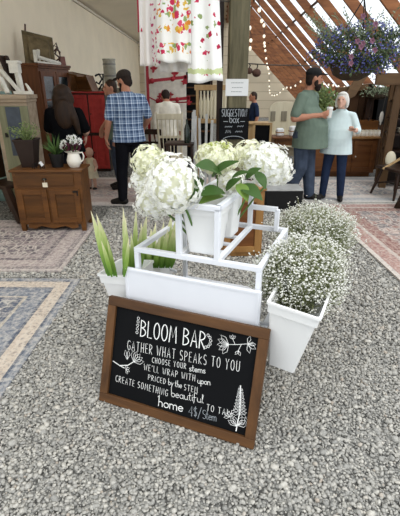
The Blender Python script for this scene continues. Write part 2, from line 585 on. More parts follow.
    def leaf(s, base, tip, width, nrm=(0, 0, 1), bend=0.15, n=5, thick=0.0, mi=None):
        base = Vector(base); tip = Vector(tip); d = tip - base; L = d.length
        nrm = Vector(nrm)
        side = d.cross(nrm)
        if side.length < 1e-6: side = d.cross(Vector((1, 0.3, 0.2)))
        side.normalize(); up = side.cross(d).normalized()
        vs = []; fs = []
        for i in range(n + 1):
            t = i / n
            w = width * 0.5 * math.sin(math.pi * min(1, (t * 0.92 + 0.08)) ** 0.85)
            q = base + d * t + up * (bend * L * math.sin(math.pi * t))
            vs += [q - side * w + up * w * 0.25, q, q + side * w + up * w * 0.25]
        for i in range(n):
            a = i * 3
            fs += [(a, a + 1, a + 4, a + 3), (a + 1, a + 2, a + 5, a + 4)]
        return s.add(vs, fs, mi)
    def build(s, name, mats, parent=None, smooth=False, world=False, label=None):
        me = bpy.data.meshes.new(name)
        me.from_pydata(s.v, [], s.f)
        if not isinstance(mats, (list, tuple)): mats = [mats]
        for m in mats: me.materials.append(m)
        if len(mats) > 1: me.polygons.foreach_set('material_index', s.mi)
        if smooth: me.polygons.foreach_set('use_smooth', [True] * len(me.polygons))
        me.update()
        o = bpy.data.objects.new(name, me)
        COL.objects.link(o)
        if parent is not None:
            o.parent = parent
            if world:
                root = parent
                mat = Matrix.Identity(4)
                chain = []
                while root is not None:
                    chain.append(root); root = root.parent
                for q in reversed(chain):
                    mat = mat @ (Matrix.Translation(q.location) @ q.rotation_euler.to_matrix().to_4x4())
                me.transform(mat.inverted())
        if label: o['label'] = label
        return o

def shade_auto(o, ang=40):
    me = o.data
    me.polygons.foreach_set('use_smooth', [True] * len(me.polygons))
    try:
        me.set_sharp_from_angle(angle=R(ang))
    except Exception:
        pass
    return o

def thing(name, label, cat, loc=(0, 0, 0), rz=0.0, group=None):
    o = bpy.data.objects.new(name, None)
    o.empty_display_size = 0.1
    COL.objects.link(o)
    o.location = loc
    o.rotation_euler = (0, 0, rz)
    tag(o, label, cat, group)
    return o

def tag(o, label, cat, group=None, kind=None):
    o['label'] = label; o['category'] = cat
    if group: o['group'] = group
    if kind: o['kind'] = kind
    return o

def struct(o):
    o['kind'] = 'structure'
    return o

def dup(root, loc, rz, label, group=None):
    r = root.copy(); COL.objects.link(r)
    r.location = loc; r.rotation_euler = (0, 0, rz); r['label'] = label
    if group: r['group'] = group
    for ch in list(root.children):
        k = ch.copy(); COL.objects.link(k); k.parent = r
        for g in list(ch.children):
            d = g.copy(); COL.objects.link(d); d.parent = k
    return r

def origin_to(o, p):
    """move a mesh object's origin to world point p (object unparented, identity transform)"""
    o.data.transform(Matrix.Translation(-Vector(p)))
    o.location = p
    return o
#--BODY--
# ------------------------------------------------------------------ the place: ground, walls, roof
mb = MB(); mb.add([(-9, -3, 0), (9, -3, 0), (9, 24, 0), (-9, 24, 0)], [(0, 1, 2, 3)])
floor = struct(mb.build('floor', M['gravel']))

WX, WH, WY = -3.1, 3.52, 23.0
SK, RB = 0.045, 0.97
RIDGE = 4.6
def roof_x(Y, z):
    return 3.82 + SK * (Y - 9) - (z - CAMH) / RB

mb = MB(); mb.box((WX - 0.1, 12.3, WH / 2), (0.2, 21.6, WH))
struct(mb.build('wall_left', M['plaster']))
mb = MB(); mb.box((WX + 0.03, 12.3, WH - 0.02), (0.06, 21.6, 0.05))
struct(mb.build('trim_1', M['trim']))
# end wall: gable outline
rx = roof_x(WY, RIDGE)
mb = MB()
mb.prism([(WX - 0.2, 0), (roof_x(WY, 0.85), 0), (roof_x(WY, 0.85), 0.85), (rx, RIDGE), (WX - 0.2, WH)], (0, WY + 0.15, 0), (1, 0, 0), (0, 0, 1), 0.15)
struct(mb.build('wall_back', M['planks_cream']))
# boarded ceiling on the left slope
y0c, y1c = 2.6, WY
mb = MB()
a, b = roof_x(y0c, RIDGE), roof_x(y1c, RIDGE)
mb.add([(WX - 0.2, y0c, WH), (a, y0c, RIDGE), (b, y1c, RIDGE), (WX - 0.2, y1c, WH),
        (WX - 0.2, y0c, WH + .1), (a, y0c, RIDGE + .1), (b, y1c, RIDGE + .1), (WX - 0.2, y1c, WH + .1)],
       [(0, 1, 2, 3), (7, 6, 5, 4), (0, 4, 5, 1), (1, 5, 6, 2), (2, 6, 7, 3), (3, 7, 4, 0)])
struct(mb.build('ceiling', M['ceiling']))
# long batten across the ceiling boards
mb = MB(); mb.bar((WX, 9.0, WH + 0.05), (roof_x(9, RIDGE), 9.0, RIDGE - 0.03), 0.05, 0.05)
struct(mb.build('trim_2', M['trim']))
mb = MB(); mb.bar((a, y0c, RIDGE - .08), (b, y1c, RIDGE - .08), 0.14, 0.24)
struct(mb.build('ridge_beam', M['rafter']))
# rafters of the glazed slope
n0 = Vector((0.696, 0, 0.717))
k = 0
Y = 4.05
EZ = 0.9
while Y < WY - 0.2:
    A = Vector((roof_x(Y, RIDGE), Y, RIDGE)); B = Vector((roof_x(Y, EZ), Y, EZ))
    mb = MB()
    dn = -n0 * 0.09
    mb.bar2(A + dn, B + dn, (0, 0.025, 0), n0 * 0.078)
    struct(mb.build('roof_rafter', M['rafter']))
    Y += 1.15
# purlins over the rafters
for z in (3.95, 3.1, 2.3, 1.5):
    mb = MB()
    A = Vector((roof_x(4.0, z), 4.0, z)); B = Vector((roof_x(WY, z), WY, z))
    mb.bar(A - n0 * 0.02, B - n0 * 0.02, 0.045, 0.03)
    struct(mb.build('roof_purlin', M['dark_brown']))
# clear sheets
mb = MB()
o_ = n0 * 0.012
q = [Vector((roof_x(3.9, RIDGE), 3.9, RIDGE)), Vector((roof_x(3.9, EZ), 3.9, EZ)), Vector((roof_x(WY, EZ), WY, EZ)), Vector((roof_x(WY, RIDGE), WY, RIDGE))]
mb.add([p + o_ for p in q], [(0, 1, 2, 3)])
struct(mb.build('roof_panel', M['polycarb']))
# low side wall under the eave
mb = MB()
A = Vector((roof_x(4, EZ), 4, 0)); B = Vector((roof_x(WY, EZ), WY, 0))
mb.add([A, B, B + Vector((0, 0, EZ)), A + Vector((0, 0, EZ)), A + Vector((.1, 0, 0)), B + Vector((.1, 0, 0)), B + Vector((.1, 0, EZ)), A + Vector((.1, 0, EZ))],
       [(0, 1, 2, 3), (4, 7, 6, 5), (3, 2, 6, 7), (0, 3, 7, 4), (1, 5, 6, 2)])
struct(mb.build('wall_right', M['planks_brown']))

# gravel stones lying on the ground close to the camera
def gravel_field():
    rng = np.random.default_rng(3)
    bm = bmesh.new(); bmesh.ops.create_icosphere(bm, subdivisions=1, radius=1.0)
    base = np.array([v.co[:] for v in bm.verts]); faces = np.array([[v.index for v in f.verts] for f in bm.faces]); bm.free()
    pts = []
    def fill(y0, y1, sp, size):
        nx = int(7.0 / sp); ny = int((y1 - y0) / sp)
        xs = (np.arange(nx) - nx / 2) * sp
        ys = y0 + np.arange(ny) * sp
        gx, gy = np.meshgrid(xs, ys)
        gx = gx + rng.uniform(-.6, .6, gx.shape) * sp; gy = gy + rng.uniform(-.6, .6, gy.shape) * sp
        m = np.abs(gx) < (0.55 * gy + 0.42)
        # keep the rugs clear
        m &= ~((gx < -1.10) & (gy > 1.0) & (gy < 3.33)) & ~((gx < -1.27) & (gy > 3.43)) & ~((gx > 1.72) & (gy > 2.0) & (gy < 6))
        gx, gy = gx[m], gy[m]
        s = size * rng.lognormal(0, 0.34, gx.shape)
        pts.append(np.stack([gx, gy, s], 1))
    fill(0.55, 2.3, 0.0125, 0.0071)
    fill(2.3, 3.6, 0.017, 0.0092)
    fill(3.6, 5.6, 0.023, 0.0115)
    P = np.concatenate(pts); n = len(P)
    sc = rng.uniform(0.65, 1.35, (n, 3)); sc[:, 2] *= 0.66
    ang = rng.uniform(0, 2 * np.pi, n); tilt = rng.normal(0, 0.45, n)
    jit = rng.uniform(0.66, 1.25, (n, len(base), 1))
    V = base[None] * jit * sc[:, None, :] * P[:, None, 2:3]
    ct, st = np.cos(tilt)[:, None], np.sin(tilt)[:, None]
    x, y, z = V[..., 0].copy(), V[..., 1].copy(), V[..., 2].copy()
    y, z = y * ct - z * st, y * st + z * ct
    ca, sa = np.cos(ang)[:, None], np.sin(ang)[:, None]
    x, y = x * ca - y * sa, x * sa + y * ca
    V = np.stack([x + P[:, None, 0], y + P[:, None, 1], z + (P[:, 2] * rng.uniform(0.1, 0.75, n))[:, None]], -1).reshape(-1, 3)
    F = (faces[None] + (np.arange(n) * len(base))[:, None, None]).reshape(-1, 3)
    me = bpy.data.meshes.new('gravel')
    me.vertices.add(len(V)); me.vertices.foreach_set('co', V.astype(np.float32).ravel())
    me.loops.add(F.size); me.loops.foreach_set('vertex_index', F.astype(np.int32).ravel())
    me.polygons.add(len(F)); me.polygons.foreach_set('loop_start', np.arange(0, F.size, 3, dtype=np.int32))
    me.update(calc_edges=True)
    me.materials.append(M['stone'])
    o = bpy.data.objects.new('gravel', me); COL.objects.link(o)
    tag(o, 'loose grey crushed gravel covering the ground', 'gravel', kind='stuff')
    return n
gravel_field()

# ------------------------------------------------------------------ rugs
def rug(label, x0, x1, y0, y1, mat, z=0.006, rz=0.0):
    w, h = x1 - x0, y1 - y0
    mb = MB()
    nx, ny = 24, 24
    vs = []
    for lay in (0.004, -z):
        for j in range(ny + 1):
            for i in range(nx + 1):
                x = -w / 2 + w * i / nx; y = -h / 2 + h * j / ny
                dz = 0.004 * mnoise.noise(Vector((x * 2.1 + x0, y * 2.1 + y0, 0))) if lay > 0 else 0
                vs.append((x, y, lay + 0.006 * (lay > 0) + dz))
    N = (nx + 1) * (ny + 1); fs = []
    for j in range(ny):
        for i in range(nx):
            a = j * (nx + 1) + i
            fs.append((a, a + 1, a + nx + 2, a + nx + 1)); fs.append((N + a + nx + 1, N + a + nx + 2, N + a + 1, N + a))
    rim = [i for i in range(nx + 1)] + [j * (nx + 1) + nx for j in range(1, ny + 1)] + [ny * (nx + 1) + i for i in range(nx - 1, -1, -1)] + [j * (nx + 1) for j in range(ny - 1, 0, -1)]
    for a, b in zip(rim, rim[1:] + rim[:1]):
        fs.append((a, N + a, N + b, b))
    mb.add(vs, fs)
    o = mb.build('rug', mat)
    o.location = ((x0 + x1) / 2, (y0 + y1) / 2, z)
    o.rotation_euler = (0, 0, rz)
    return tag(o, label, 'rug')
rug('blue grey and cream patterned rug nearest the camera, at the left edge', -3.05, -1.09, 0.9, 3.30,
    rug_mat('rug_blue', 1.96, 2.40, '#b3aea3', '#6f7683', '#4c5465',
            [(0.0, c('#888c92')), (0.09, c('#5f6570')), (0.13, c('#c4b5a4')), (0.34, c('#5a606c')), (0.39, c('#7b818b')), (0.66, c('#b6ad9f')), (0.71, c('#596070'))], 5), rz=R(-1.5))
rug('faded lavender rug lying in front of the brown washstand', -3.05, -1.28, 3.45, 4.98,
    rug_mat('rug_lavender', 1.77, 1.53, '#9f9191', '#7d7278', '#5c545c',
            [(0.0, c('#b5aaa6')), (0.08, c('#857b7d')), (0.2, c('#ab9e9b')), (0.5, c('#6f666b')), (0.6, c('#988c8c'))], 6))
rug('faded red and pink rug along the gravel at the right edge', 1.74, 4.0, 2.4, 5.80,
    rug_mat('rug_pink', 2.26, 3.40, '#bda69c', '#93665d', '#6f6a6d',
            [(0.0, c('#cfc6bd')), (0.10, c('#a87f76')), (0.4, c('#c0b0a6')), (0.5, c('#8f6259')), (0.9, c('#b9a399'))], 6), rz=R(1.5))
rug('pale grey and rose rug under the couple, before the dresser', 1.05, 3.9, 5.86, 7.65,
    rug_mat('rug_pale', 2.85, 1.79, '#d3cbc2', '#b39f97', '#858a90',
            [(0.0, c('#c9c4bd')), (0.2, c('#a5a6a9')), (0.5, c('#d0c5bc')), (0.8, c('#b3a8a3'))], 6))
rug('pale rose rug under the man in the plaid shirt', -2.2, 0.3, 5.72, 7.6,
    rug_mat('rug_rose', 2.5, 1.88, '#d0bdb6', '#b99a94', '#9a8f92',
            [(0.0, c('#d6ccc6')), (0.3, c('#bba39c')), (0.7, c('#d2c2ba'))], 6))

# ------------------------------------------------------------------ timber post with its two signs
PX, PY = 0.44, 5.3
mb = MB(); mb.box((PX, PY, 2.25), (0.225, 0.24, 4.5), bev=0.012)
struct(mb.build('post', M['post_wood']))
mb = MB(); mb.box((PX - 0.2, PY + 0.12, 2.2), (0.07, 0.07, 4.4)); 
struct(mb.build('trim_3', M['dark_brown']))
# ------------------------------------------------------------------ hand lettering (own stroke alphabet)
def arc(cx, cy, rx, ry, a0, a1, n=8):
    return [(cx + rx * math.cos(R(a0 + (a1 - a0) * i / n)), cy + ry * math.sin(R(a0 + (a1 - a0) * i / n))) for i in range(n + 1)]
CAPS = {
 'A': (.62, [[(0, 0), (.31, 1), (.62, 0)], [(.1, .33), (.52, .33)]]),
 'B': (.55, [[(0, 0), (0, 1)], arc(.0, .77, .48, .23, 90, -90), arc(.0, .27, .55, .27, 90, -90)]),
 'C': (.5, [arc(.35, .5, .35, .5, 50, 310, 12)]),
 'D': (.55, [[(0, 0), (0, 1)], arc(0, .5, .55, .5, 90, -90, 10)]),
 'E': (.42, [[(.42, 1), (0, 1), (0, 0), (.42, 0)], [(0, .5), (.35, .5)]]),
 'G': (.55, [arc(.35, .5, .35, .5, 50, 320, 12) + [(.58, .45), (.36, .45)]]),
 'H': (.52, [[(0, 0), (0, 1)], [(.52, 0), (.52, 1)], [(0, .48), (.52, .48)]]),
 'I': (.06, [[(.03, 0), (.03, 1)]]),
 'K': (.5, [[(0, 0), (0, 1)], [(.48, .75), (0, .38), (.5, 0)]]),
 'L': (.42, [[(0, 1), (0, 0), (.42, 0)]]),
 'M': (.72, [[(0, 0), (.08, 1), (.36, .3), (.64, 1), (.72, 0)]]),
 'N': (.55, [[(0, 0), (0, 1), (.55, 0), (.55, 1)]]),
 'O': (.6, [arc(.3, .5, .3, .5, 90, 450, 16)]),
 'P': (.5, [[(0, 0), (0, 1)], arc(0, .72, .5, .28, 90, -90)]),
 'R': (.52, [[(0, 0), (0, 1)], arc(0, .74, .5, .26, 90, -90), [(.1, .48), (.52, 0)]]),
 'S': (.48, [arc(.24, .75, .24, .25, 40, 270, 10) + arc(.24, .25, .24, .25, 90, -140, 10)]),
 'T': (.56, [[(0, 1), (.56, 1)], [(.28, 1), (.28, 0)]]),
 'U': (.52, [[(0, 1), (0, .26)] + arc(.26, .26, .26, .26, 180, 360, 8) + [(.52, 1)]]),
 'W': (.8, [[(0, 1), (.2, 0), (.4, .75), (.6, 0), (.8, 1)]]),
 'X': (.5, [[(0, 0), (.5, 1)], [(0, 1), (.5, 0)]]),
 'Y': (.55, [[(0, 1), (.27, .5), (.55, 1)], [(.27, .5), (.27, 0)]]),
 "'": (.06, [[(.03, 1), (.03, .8)]]),
 '4': (.5, [[(.38, 0), (.38, 1), (0, .35), (.5, .35)]]),
 '$': (.4, [arc(.2, .75, .18, .2, 40, 270, 8) + arc(.2, .32, .18, .22, 90, -140, 8), [(.2, 1.08), (.2, 0)]]),
 '/': (.4, [[(0, -.1), (.4, 1.1)]]),
 'a': (.5, [arc(.22, .25, .22, .25, 60, 420, 12), [(.44, .5), (.44, .1), (.52, 0)]]),
 'b': (.48, [[(0, 1.1), (.04, .2)] + arc(.24, .25, .22, .25, 200, 520, 12)]),
 'c': (.4, [arc(.22, .25, .22, .25, 50, 310, 10)]),
 'e': (.44, [[(.03, .24), (.4, .3)] + arc(.22, .25, .21, .25, 10, 320, 12)]),
 'f': (.36, [arc(.22, .9, .16, .2, 20, 180, 6) + [(.06, 0), (.0, -.25)], [(-.08, .5), (.3, .5)]]),
 'h': (.46, [[(-.02, .95), (.08, 1.15), (.06, 0)], [(.06, .25)] + arc(.24, .3, .17, .2, 160, 0, 6) + [(.42, 0)]]),
 'i': (.14, [[(.06, .5), (.06, .06), (.14, 0)], [(.07, .72), (.08, .76)]]),
 'l': (.22, [[(.0, .1), (.16, .95), (.05, 1.1), (.03, .1), (.2, 0)]]),
 'm': (.7, [[(0, .5), (0, 0)], [(0, .3)] + arc(.17, .32, .16, .18, 170, 0, 6) + [(.34, 0)], [(.34, .3)] + arc(.5, .32, .16, .18, 170, 0, 6) + [(.66, 0)]]),
 'n': (.44, [[(0, .5), (0, 0)], [(0, .3)] + arc(.2, .32, .19, .18, 170, 0, 6) + [(.4, 0)]]),
 'o': (.46, [arc(.22, .25, .22, .25, 90, 450, 12)]),
 'p': (.46, [[(0, .5), (-.02, -.4)], arc(.22, .25, .21, .25, 170, -170, 12)]),
 's': (.34, [arc(.18, .38, .14, .12, 40, 270, 7) + arc(.17, .13, .15, .13, 90, -150, 7)]),
 't': (.3, [[(.12, .95), (.1, .1), (.26, 0)], [(-.04, .58), (.28, .62)]]),
 'u': (.46, [[(0, .5), (0, .18)] + arc(.2, .2, .2, .2, 180, 350, 7) + [(.4, .5), (.4, .05), (.48, 0)]]),
 'x': (.38, [[(0, 0), (.36, .5)], [(0, .5), (.36, 0)]]),
 'y': (.44, [[(0, .5), (.2, .05)], [(.42, .5), (.1, -.4)]]),
}
def strokes_text(txt, x0, y0, x1, y1, cap, gap=0.2, space=0.45):
    """strokes of a line of text from (x0,y0) to (x1,y1) with letter height cap; letters are fitted to the length"""
    tot = 0; pos = []
    for ch in txt:
        if ch == ' ':
            tot += space; continue
        w, st = CAPS[ch]
        pos.append((tot, st)); tot += w + gap
    tot -= gap
    d = Vector((x1 - x0, y1 - y0)); L = d.length; d.normalize(); nn = Vector((-d.y, d.x))
    sx = L / tot
    out = []
    for px, st in pos:
        for pl in st:
            out.append([Vector((x0, y0)) + d * ((px + q[0]) * sx) + nn * (q[1] * cap) for q in pl])
    return out
def ribbon(mb, pl, w, O, ex, ey, nn, h=0.0012, mi=None):
    """thin raised chalk line along a 2-D polyline in the plane O, ex, ey"""
    pl = [Vector(p) for p in pl]
    vs = []; fs = []
    n = len(pl)
    for i, q in enumerate(pl):
        t = pl[min(i + 1, n - 1)] - pl[max(i - 1, 0)]
        if t.length < 1e-9: t = Vector((1, 0))
        t.normalize(); s = Vector((-t.y, t.x)) * (w / 2)
        ext = t * (w * .4) if i == n - 1 else (-t * (w * .4) if i == 0 else Vector((0, 0)))
        for sg in (1, -1):
            p2 = q + s * sg + ext
            vs.append(O + ex * p2.x + ey * p2.y + nn * h)
    for i in range(n - 1):
        fs.append((2 * i, 2 * i + 1, 2 * i + 3, 2 * i + 2))
    mb.add(vs, fs, mi)

# ------------------------------------------------------------------ the leaning chalkboard sign
BL = gp(99, 398); BR = gp(251, 447)
SD = (BR - BL).normalized()
SN = Vector((-SD.y, SD.x, 0))
YAW = math.atan2(SD.y, SD.x)
SW, SH, LEAN = 0.872, 0.585, R(18)
sign = thing('chalkboard_sign', 'wood framed black chalkboard reading BLOOM BAR, leaning on the white flower stand', 'sign', (BL.x + .016, BL.y, 0), YAW)
ex = Vector((1, 0, 0)); ey = Vector((0, math.sin(LEAN), math.cos(LEAN))); en = Vector((0, -math.cos(LEAN), math.sin(LEAN)))
FW, FT = 0.048, 0.03
def sp(x, y, d=0): return ex * x + ey * y + en * d
def sbar(x0, y0, x1, y1, name, m, th=FT):
    mb = MB()
    pts = []
    for d in (0, th):
        pts += [sp(x0, y0, d), sp(x1, y0, d), sp(x1, y1, d), sp(x0, y1, d)]
    mb.add(pts, [(0, 3, 2, 1), (4, 5, 6, 7), (0, 1, 5, 4), (1, 2, 6, 5), (2, 3, 7, 6), (3, 0, 4, 7)])
    o = mb.build(name, m, sign)
    bv = o.modifiers.new('bevel', 'BEVEL'); bv.width = 0.003; bv.segments = 2
    return o
sbar(0, 0, SW, FW, 'frame_rail', M['sign_wood'])
sbar(0, SH - FW, SW, SH, 'frame_rail', M['sign_wood'])
sbar(0, FW, FW, SH - FW, 'frame_stile', M['sign_wood_v'])
sbar(SW - FW, FW, SW, SH - FW, 'frame_stile', M['sign_wood_v'])
sbar(FW * .6, FW * .6, SW - FW * .6, SH - FW * .6, 'board', M['chalkboard'], 0.014)
L = MB(); L2 = MB()
O_ = sp(0, 0, 0.0142)
def put(mb, st, w):
    for pl in st: ribbon(mb, pl, w, O_, ex, ey, en)
# heading with thickened left strokes and dotted ornament at both ends
put(L, strokes_text('BLOOM BAR', .206, .405, .564, .420, .084, .24, .5), .00508)
for x in (.1835,):
    put(L, [arc(x, .42 + i * .019, .007, .007, 0, 360, 8) for i in range(5)], .0023)
put(L, [arc(.566 + .026 * math.cos(R(a)), .462 + .032 * math.sin(R(a)), .0065, .0065, 0, 360, 8) for a in range(-80, 100, 30)], .0023)
put(L, strokes_text('GATHER WHAT SPEAKS TO YOU', .137, .316, .752, .352, .050, .42, .6), .00246)
put(L, strokes_text('CHOOSE YOUR', .290, .282, .480, .296, .028, .44, .6), .00209)
put(L, strokes_text('stems', .500, .290, .585, .300, .032, .1), .00275)
put(L, strokes_text("WE'LL WRAP WITH", .247, .232, .535, .246, .032, .44, .6), .00216)
put(L, strokes_text('upon', .552, .240, .618, .248, .032, .1), .00275)
put(L, strokes_text('PRICED', .278, .186, .378, .188, .028, .44), .00209)
put(L, strokes_text('by the', .394, .190, .470, .192, .031, .1, .3), .00246)
put(L, strokes_text('STEM', .484, .186, .556, .190, .030, .44), .00209)
put(L, strokes_text('CREATE SOMETHING', .085, .126, .396, .128, .034, .44, .6), .00224)
put(L, strokes_text('beautiful', .418, .133, .595, .148, .040, .1), .00260)
put(L, strokes_text('TO TAKE', .616, .116, .752, .122, .032, .44, .6), .00224)
put(L, strokes_text('home', .350, .064, .492, .072, .050, .1), .00433)
put(L2, strokes_text('4$/', .525, .062, .592, .068, .050, .15), .00231)
put(L2, strokes_text('Stem', .600, .070, .672, .076, .044, .1), .00216)
# chalk flowers
def petals(mb, cx, cy, r, a0, a1, n, w=.0021):
    for i in range(n):
        a = R(a0 + (a1 - a0) * i / max(1, n - 1)); dx, dy = math.cos(a), math.sin(a)
        px, py = -dy, dx
        put(mb, [[(cx, cy), (cx + dx * r * .6 + px * r * .22, cy + dy * r * .6 + py * r * .22), (cx + dx * r, cy + dy * r), (cx + dx * r * .6 - px * r * .22, cy + dy * r * .6 - py * r * .22), (cx, cy)]], w)
put(L, [[(.058, .232), (.10, .218), (.15, .232), (.185, .262)], [(.10, .218), (.13, .212)]], .0045)
petals(L, .182, .258, .062, 15, 100, 5)
petals(L, .142, .262, .05, 85, 110, 2); petals(L, .140, .206, .026, -60, 80, 4)
put(L, [[(.672, .468), (.72, .478), (.80, .502)], [(.745, .484), (.735, .452)], [(.715, .478), (.70, .502)]], .0023)
petals(L, .684, .470, .058, 140, 245, 5); petals(L, .735, .452, .026, 240, 300, 2); petals(L, .70, .50, .022, 60, 140, 3)
petals(L, .775, .494, .04, 10, 80, 2); petals(L, .775, .494, .045, -70, -20, 2)
put(L, [[(.776, .06), (.782, .16), (.768, .285)]], .0055)
for i in range(8):
    yy = .148 + i * .017; rr = .032 * (1 - i / 9) + .005; xc = .781 - (yy - .16) * .1
    petals(L, xc, yy, rr, 155, 195, 2, .0018); petals(L, xc, yy, rr, -15, 25, 2, .0018)
petals(L, .778, .088, .05, 20, 70, 3, .0023); petals(L, .778, .082, .052, 115, 160, 3, .0023)
petals(L, .735, .118, .03, 60, 200, 4, .002); petals(L, .822, .112, .03, -20, 110, 4, .002)
L.build('lettering', M['chalk'], sign, label='white chalk lettering and flower drawings')
L2.build('price_lettering', M['chalk_grey'], sign, label='fainter grey chalk price')

# ------------------------------------------------------------------ white flower stand
SO = BL.copy()
stand = thing('flower_stand', 'white square tube flower stand with a white front panel, behind the chalkboard sign', 'stand', tuple(SO), YAW)
def sw(a, b, z):  # stand local -> world
    return SO + SD * a + SN * b + Vector((0, 0, z))
T = 0.026
def rail(a, b, name='rail', w=T, h=None):
    mb = MB(); mb.bar(a, b, w, h)
    o = mb.build(name, M['white_paint'], stand)
    bv = o.modifiers.new('bevel', 'BEVEL'); bv.width = 0.002; bv.segments = 1
    return o
fz = 0.822
A0, A1, B0, B1 = 0.155, 0.80, 0.245, 0.83
for a in (A0, A1):
    for b in (B0, B1):
        rail((a, b, 0), (a, b, fz + T / 2 - T), 'leg')
rail((A0 - T/2, B0, fz), (A1 + T/2, B0, fz)); rail((A0 - T/2, B1, fz), (A1 + T/2, B1, fz))
rail((A0, B0 + T/2, fz), (A0, B1 - T/2, fz)); rail((A1, B0 + T/2, fz), (A1, B1 - T/2, fz))
lz = 0.40
rail((A0, B0, lz), (A1, B0, lz)); rail((A0, B1, lz), (A1, B1, lz)); rail((A0, B0, lz), (A0, B1, lz)); rail((A1, B0, lz), (A1, B1, lz))
# inner rails and the raised cage for the tall pots
C0, C1, CB = 0.395, 0.592, 0.80
rail((C0, B0 + T/2, fz), (C0, B1 - T/2, fz)); rail((C1, B0 + T/2, fz), (C1, B1 - T/2, fz))
for a in (C0, C1):
    rail((a, B0, fz + T/2), (a, B0, 1.085), 'upright'); rail((a, CB, fz + T/2), (a, CB, 1.085), 'upright')
rail((C0 - T/2, B0, 1.085), (C1 + T/2, B0, 1.085)); rail((C0 - T/2, CB, 1.085), (C1 + T/2, CB, 1.085))
rail((C0, B0, 1.085), (C0, CB, 1.085)); rail((C1, B0, 1.085), (C1, CB, 1.085))
# little side frame at the back right
rail((C1, CB, 0.95), (A1 - .05, CB, 0.95)); rail((A1 - .05, CB, 0.95), (A1 - .05, CB, fz))
# shelf slats under the tall pots
for b in (0.30, 0.42, 0.54, 0.66):
    rail((C0, b, fz - .02), (C1, b, fz - .02), 'slat', 0.03, 0.012)
# front panel with a sunken field
mb = MB(); mb.box((0.457, 0.215, 0.575), (0.735, 0.02, 0.30), bev=0.004)
pan = mb.build('front_panel', M['white_paint'], stand)
mb = MB()
for x0, x1, z0, z1 in ((.10, .815, .712, .722), (.10, .815, .43, .44), (.805, .815, .44, .712), (.10, .11, .44, .712)):
    mb.box(((x0 + x1) / 2, 0.2035, (z0 + z1) / 2), (x1 - x0, 0.004, z1 - z0))
mb.build('panel_edge', M['white_paint'], pan)
# brackets that carry the side pots
for a0, a1 in ((A0, A0 - .10), (A1, A1 + .10)):
    for b in (.30, .70):
        rail((a0, b, .50), (a1, b, .52), 'bracket', 0.016)

def planter(label, ctr, rz, top=0.19, bot=0.135, h=0.265, tilt=(0, 0), band=True):
    """square tapered flower bucket with a stepped rim; ctr is the middle of its base"""
    t = thing('square_planter', label, 'planter', tuple(ctr), rz, None)
    m = Matrix.Rotation(tilt[0], 3, 'X') @ Matrix.Rotation(tilt[1], 3, 'Y')
    def ringpts(w, z, r=.012):
        x = w / 2; p = []
        for sx, sy in ((1, 1), (-1, 1), (-1, -1), (1, -1)):
            a0 = {(1, 1): 0, (-1, 1): 90, (-1, -1): 180, (1, -1): 270}[(sx, sy)]
            for k in range(4):
                a = R(a0 + 30 * k)
                p.append(m @ Vector((sx * (x - r) + r * math.cos(a), sy * (x - r) + r * math.sin(a), z)))
        return p
    def shell(prof):
        mb = MB(); vs = []; fs = []
        for w, z in prof: vs += ringpts(w, z)
        n = 16
        for i in range(len(prof) - 1):
            for j in range(n):
                k2 = (j + 1) % n
                fs.append((i * n + j, i * n + k2, (i + 1) * n + k2, (i + 1) * n + j))
        return mb, vs, fs, n
    mb, vs, fs, n = shell([(bot, 0), (top - .018, h - .05), (top - .026, h - .05), (top - .026, h - .02), (bot - .01, .01)])
    fs.append(tuple(range(n - 1, -1, -1))); fs.append(tuple(4 * n + j for j in range(n)))
    mb.add(vs, fs); shade_auto(mb.build('body', M['white_plastic'], t))
    mb, vs, fs, n = shell([(top - .02, h - .058), (top - .004, h - .056), (top, h - .012), (top + .012, h - .012), (top + .012, h), (top - .012, h), (top - .018, h - .058)])
    mb.add(vs, fs); shade_auto(mb.build('rim', M['white_plastic'], t))
    return t
planter('white square planter at the top front of the stand, holding the nearest hydrangeas', sw(0.494, .355, fz + T / 2), YAW, .200, .135, .258)
planter('white square planter at the top of the stand, behind the front hydrangea planter', sw(0.494, .625, fz + T / 2), YAW, .178, .128, .262)
pl_left = planter('white planter hung on the left of the stand, holding long pale green leaves', sw(0.05, .34, .375), YAW, .225, .150, .285, tilt=(0, R(-7)))
planter('white planter on the left side of the stand, partly hidden behind its top frame', sw(0.03, .66, .405), YAW, .235, .155, .285, tilt=(0, R(-7)))
pl_right = planter('white planter hung on the front right of the stand under the baby\'s breath', sw(0.945, .285, .325), YAW - R(3), .232, .130, .385, tilt=(R(3), R(7)))
planter('white planter on the far right of the stand, hidden under baby\'s breath', sw(0.965, .72, .315), YAW, .225, .125, .33, tilt=(0, R(9)))
print('planter L', [round(x, 3) for x in sw(0.03, .34, .405)], 'R', [round(x, 3) for x in sw(0.965, .30, .315)])

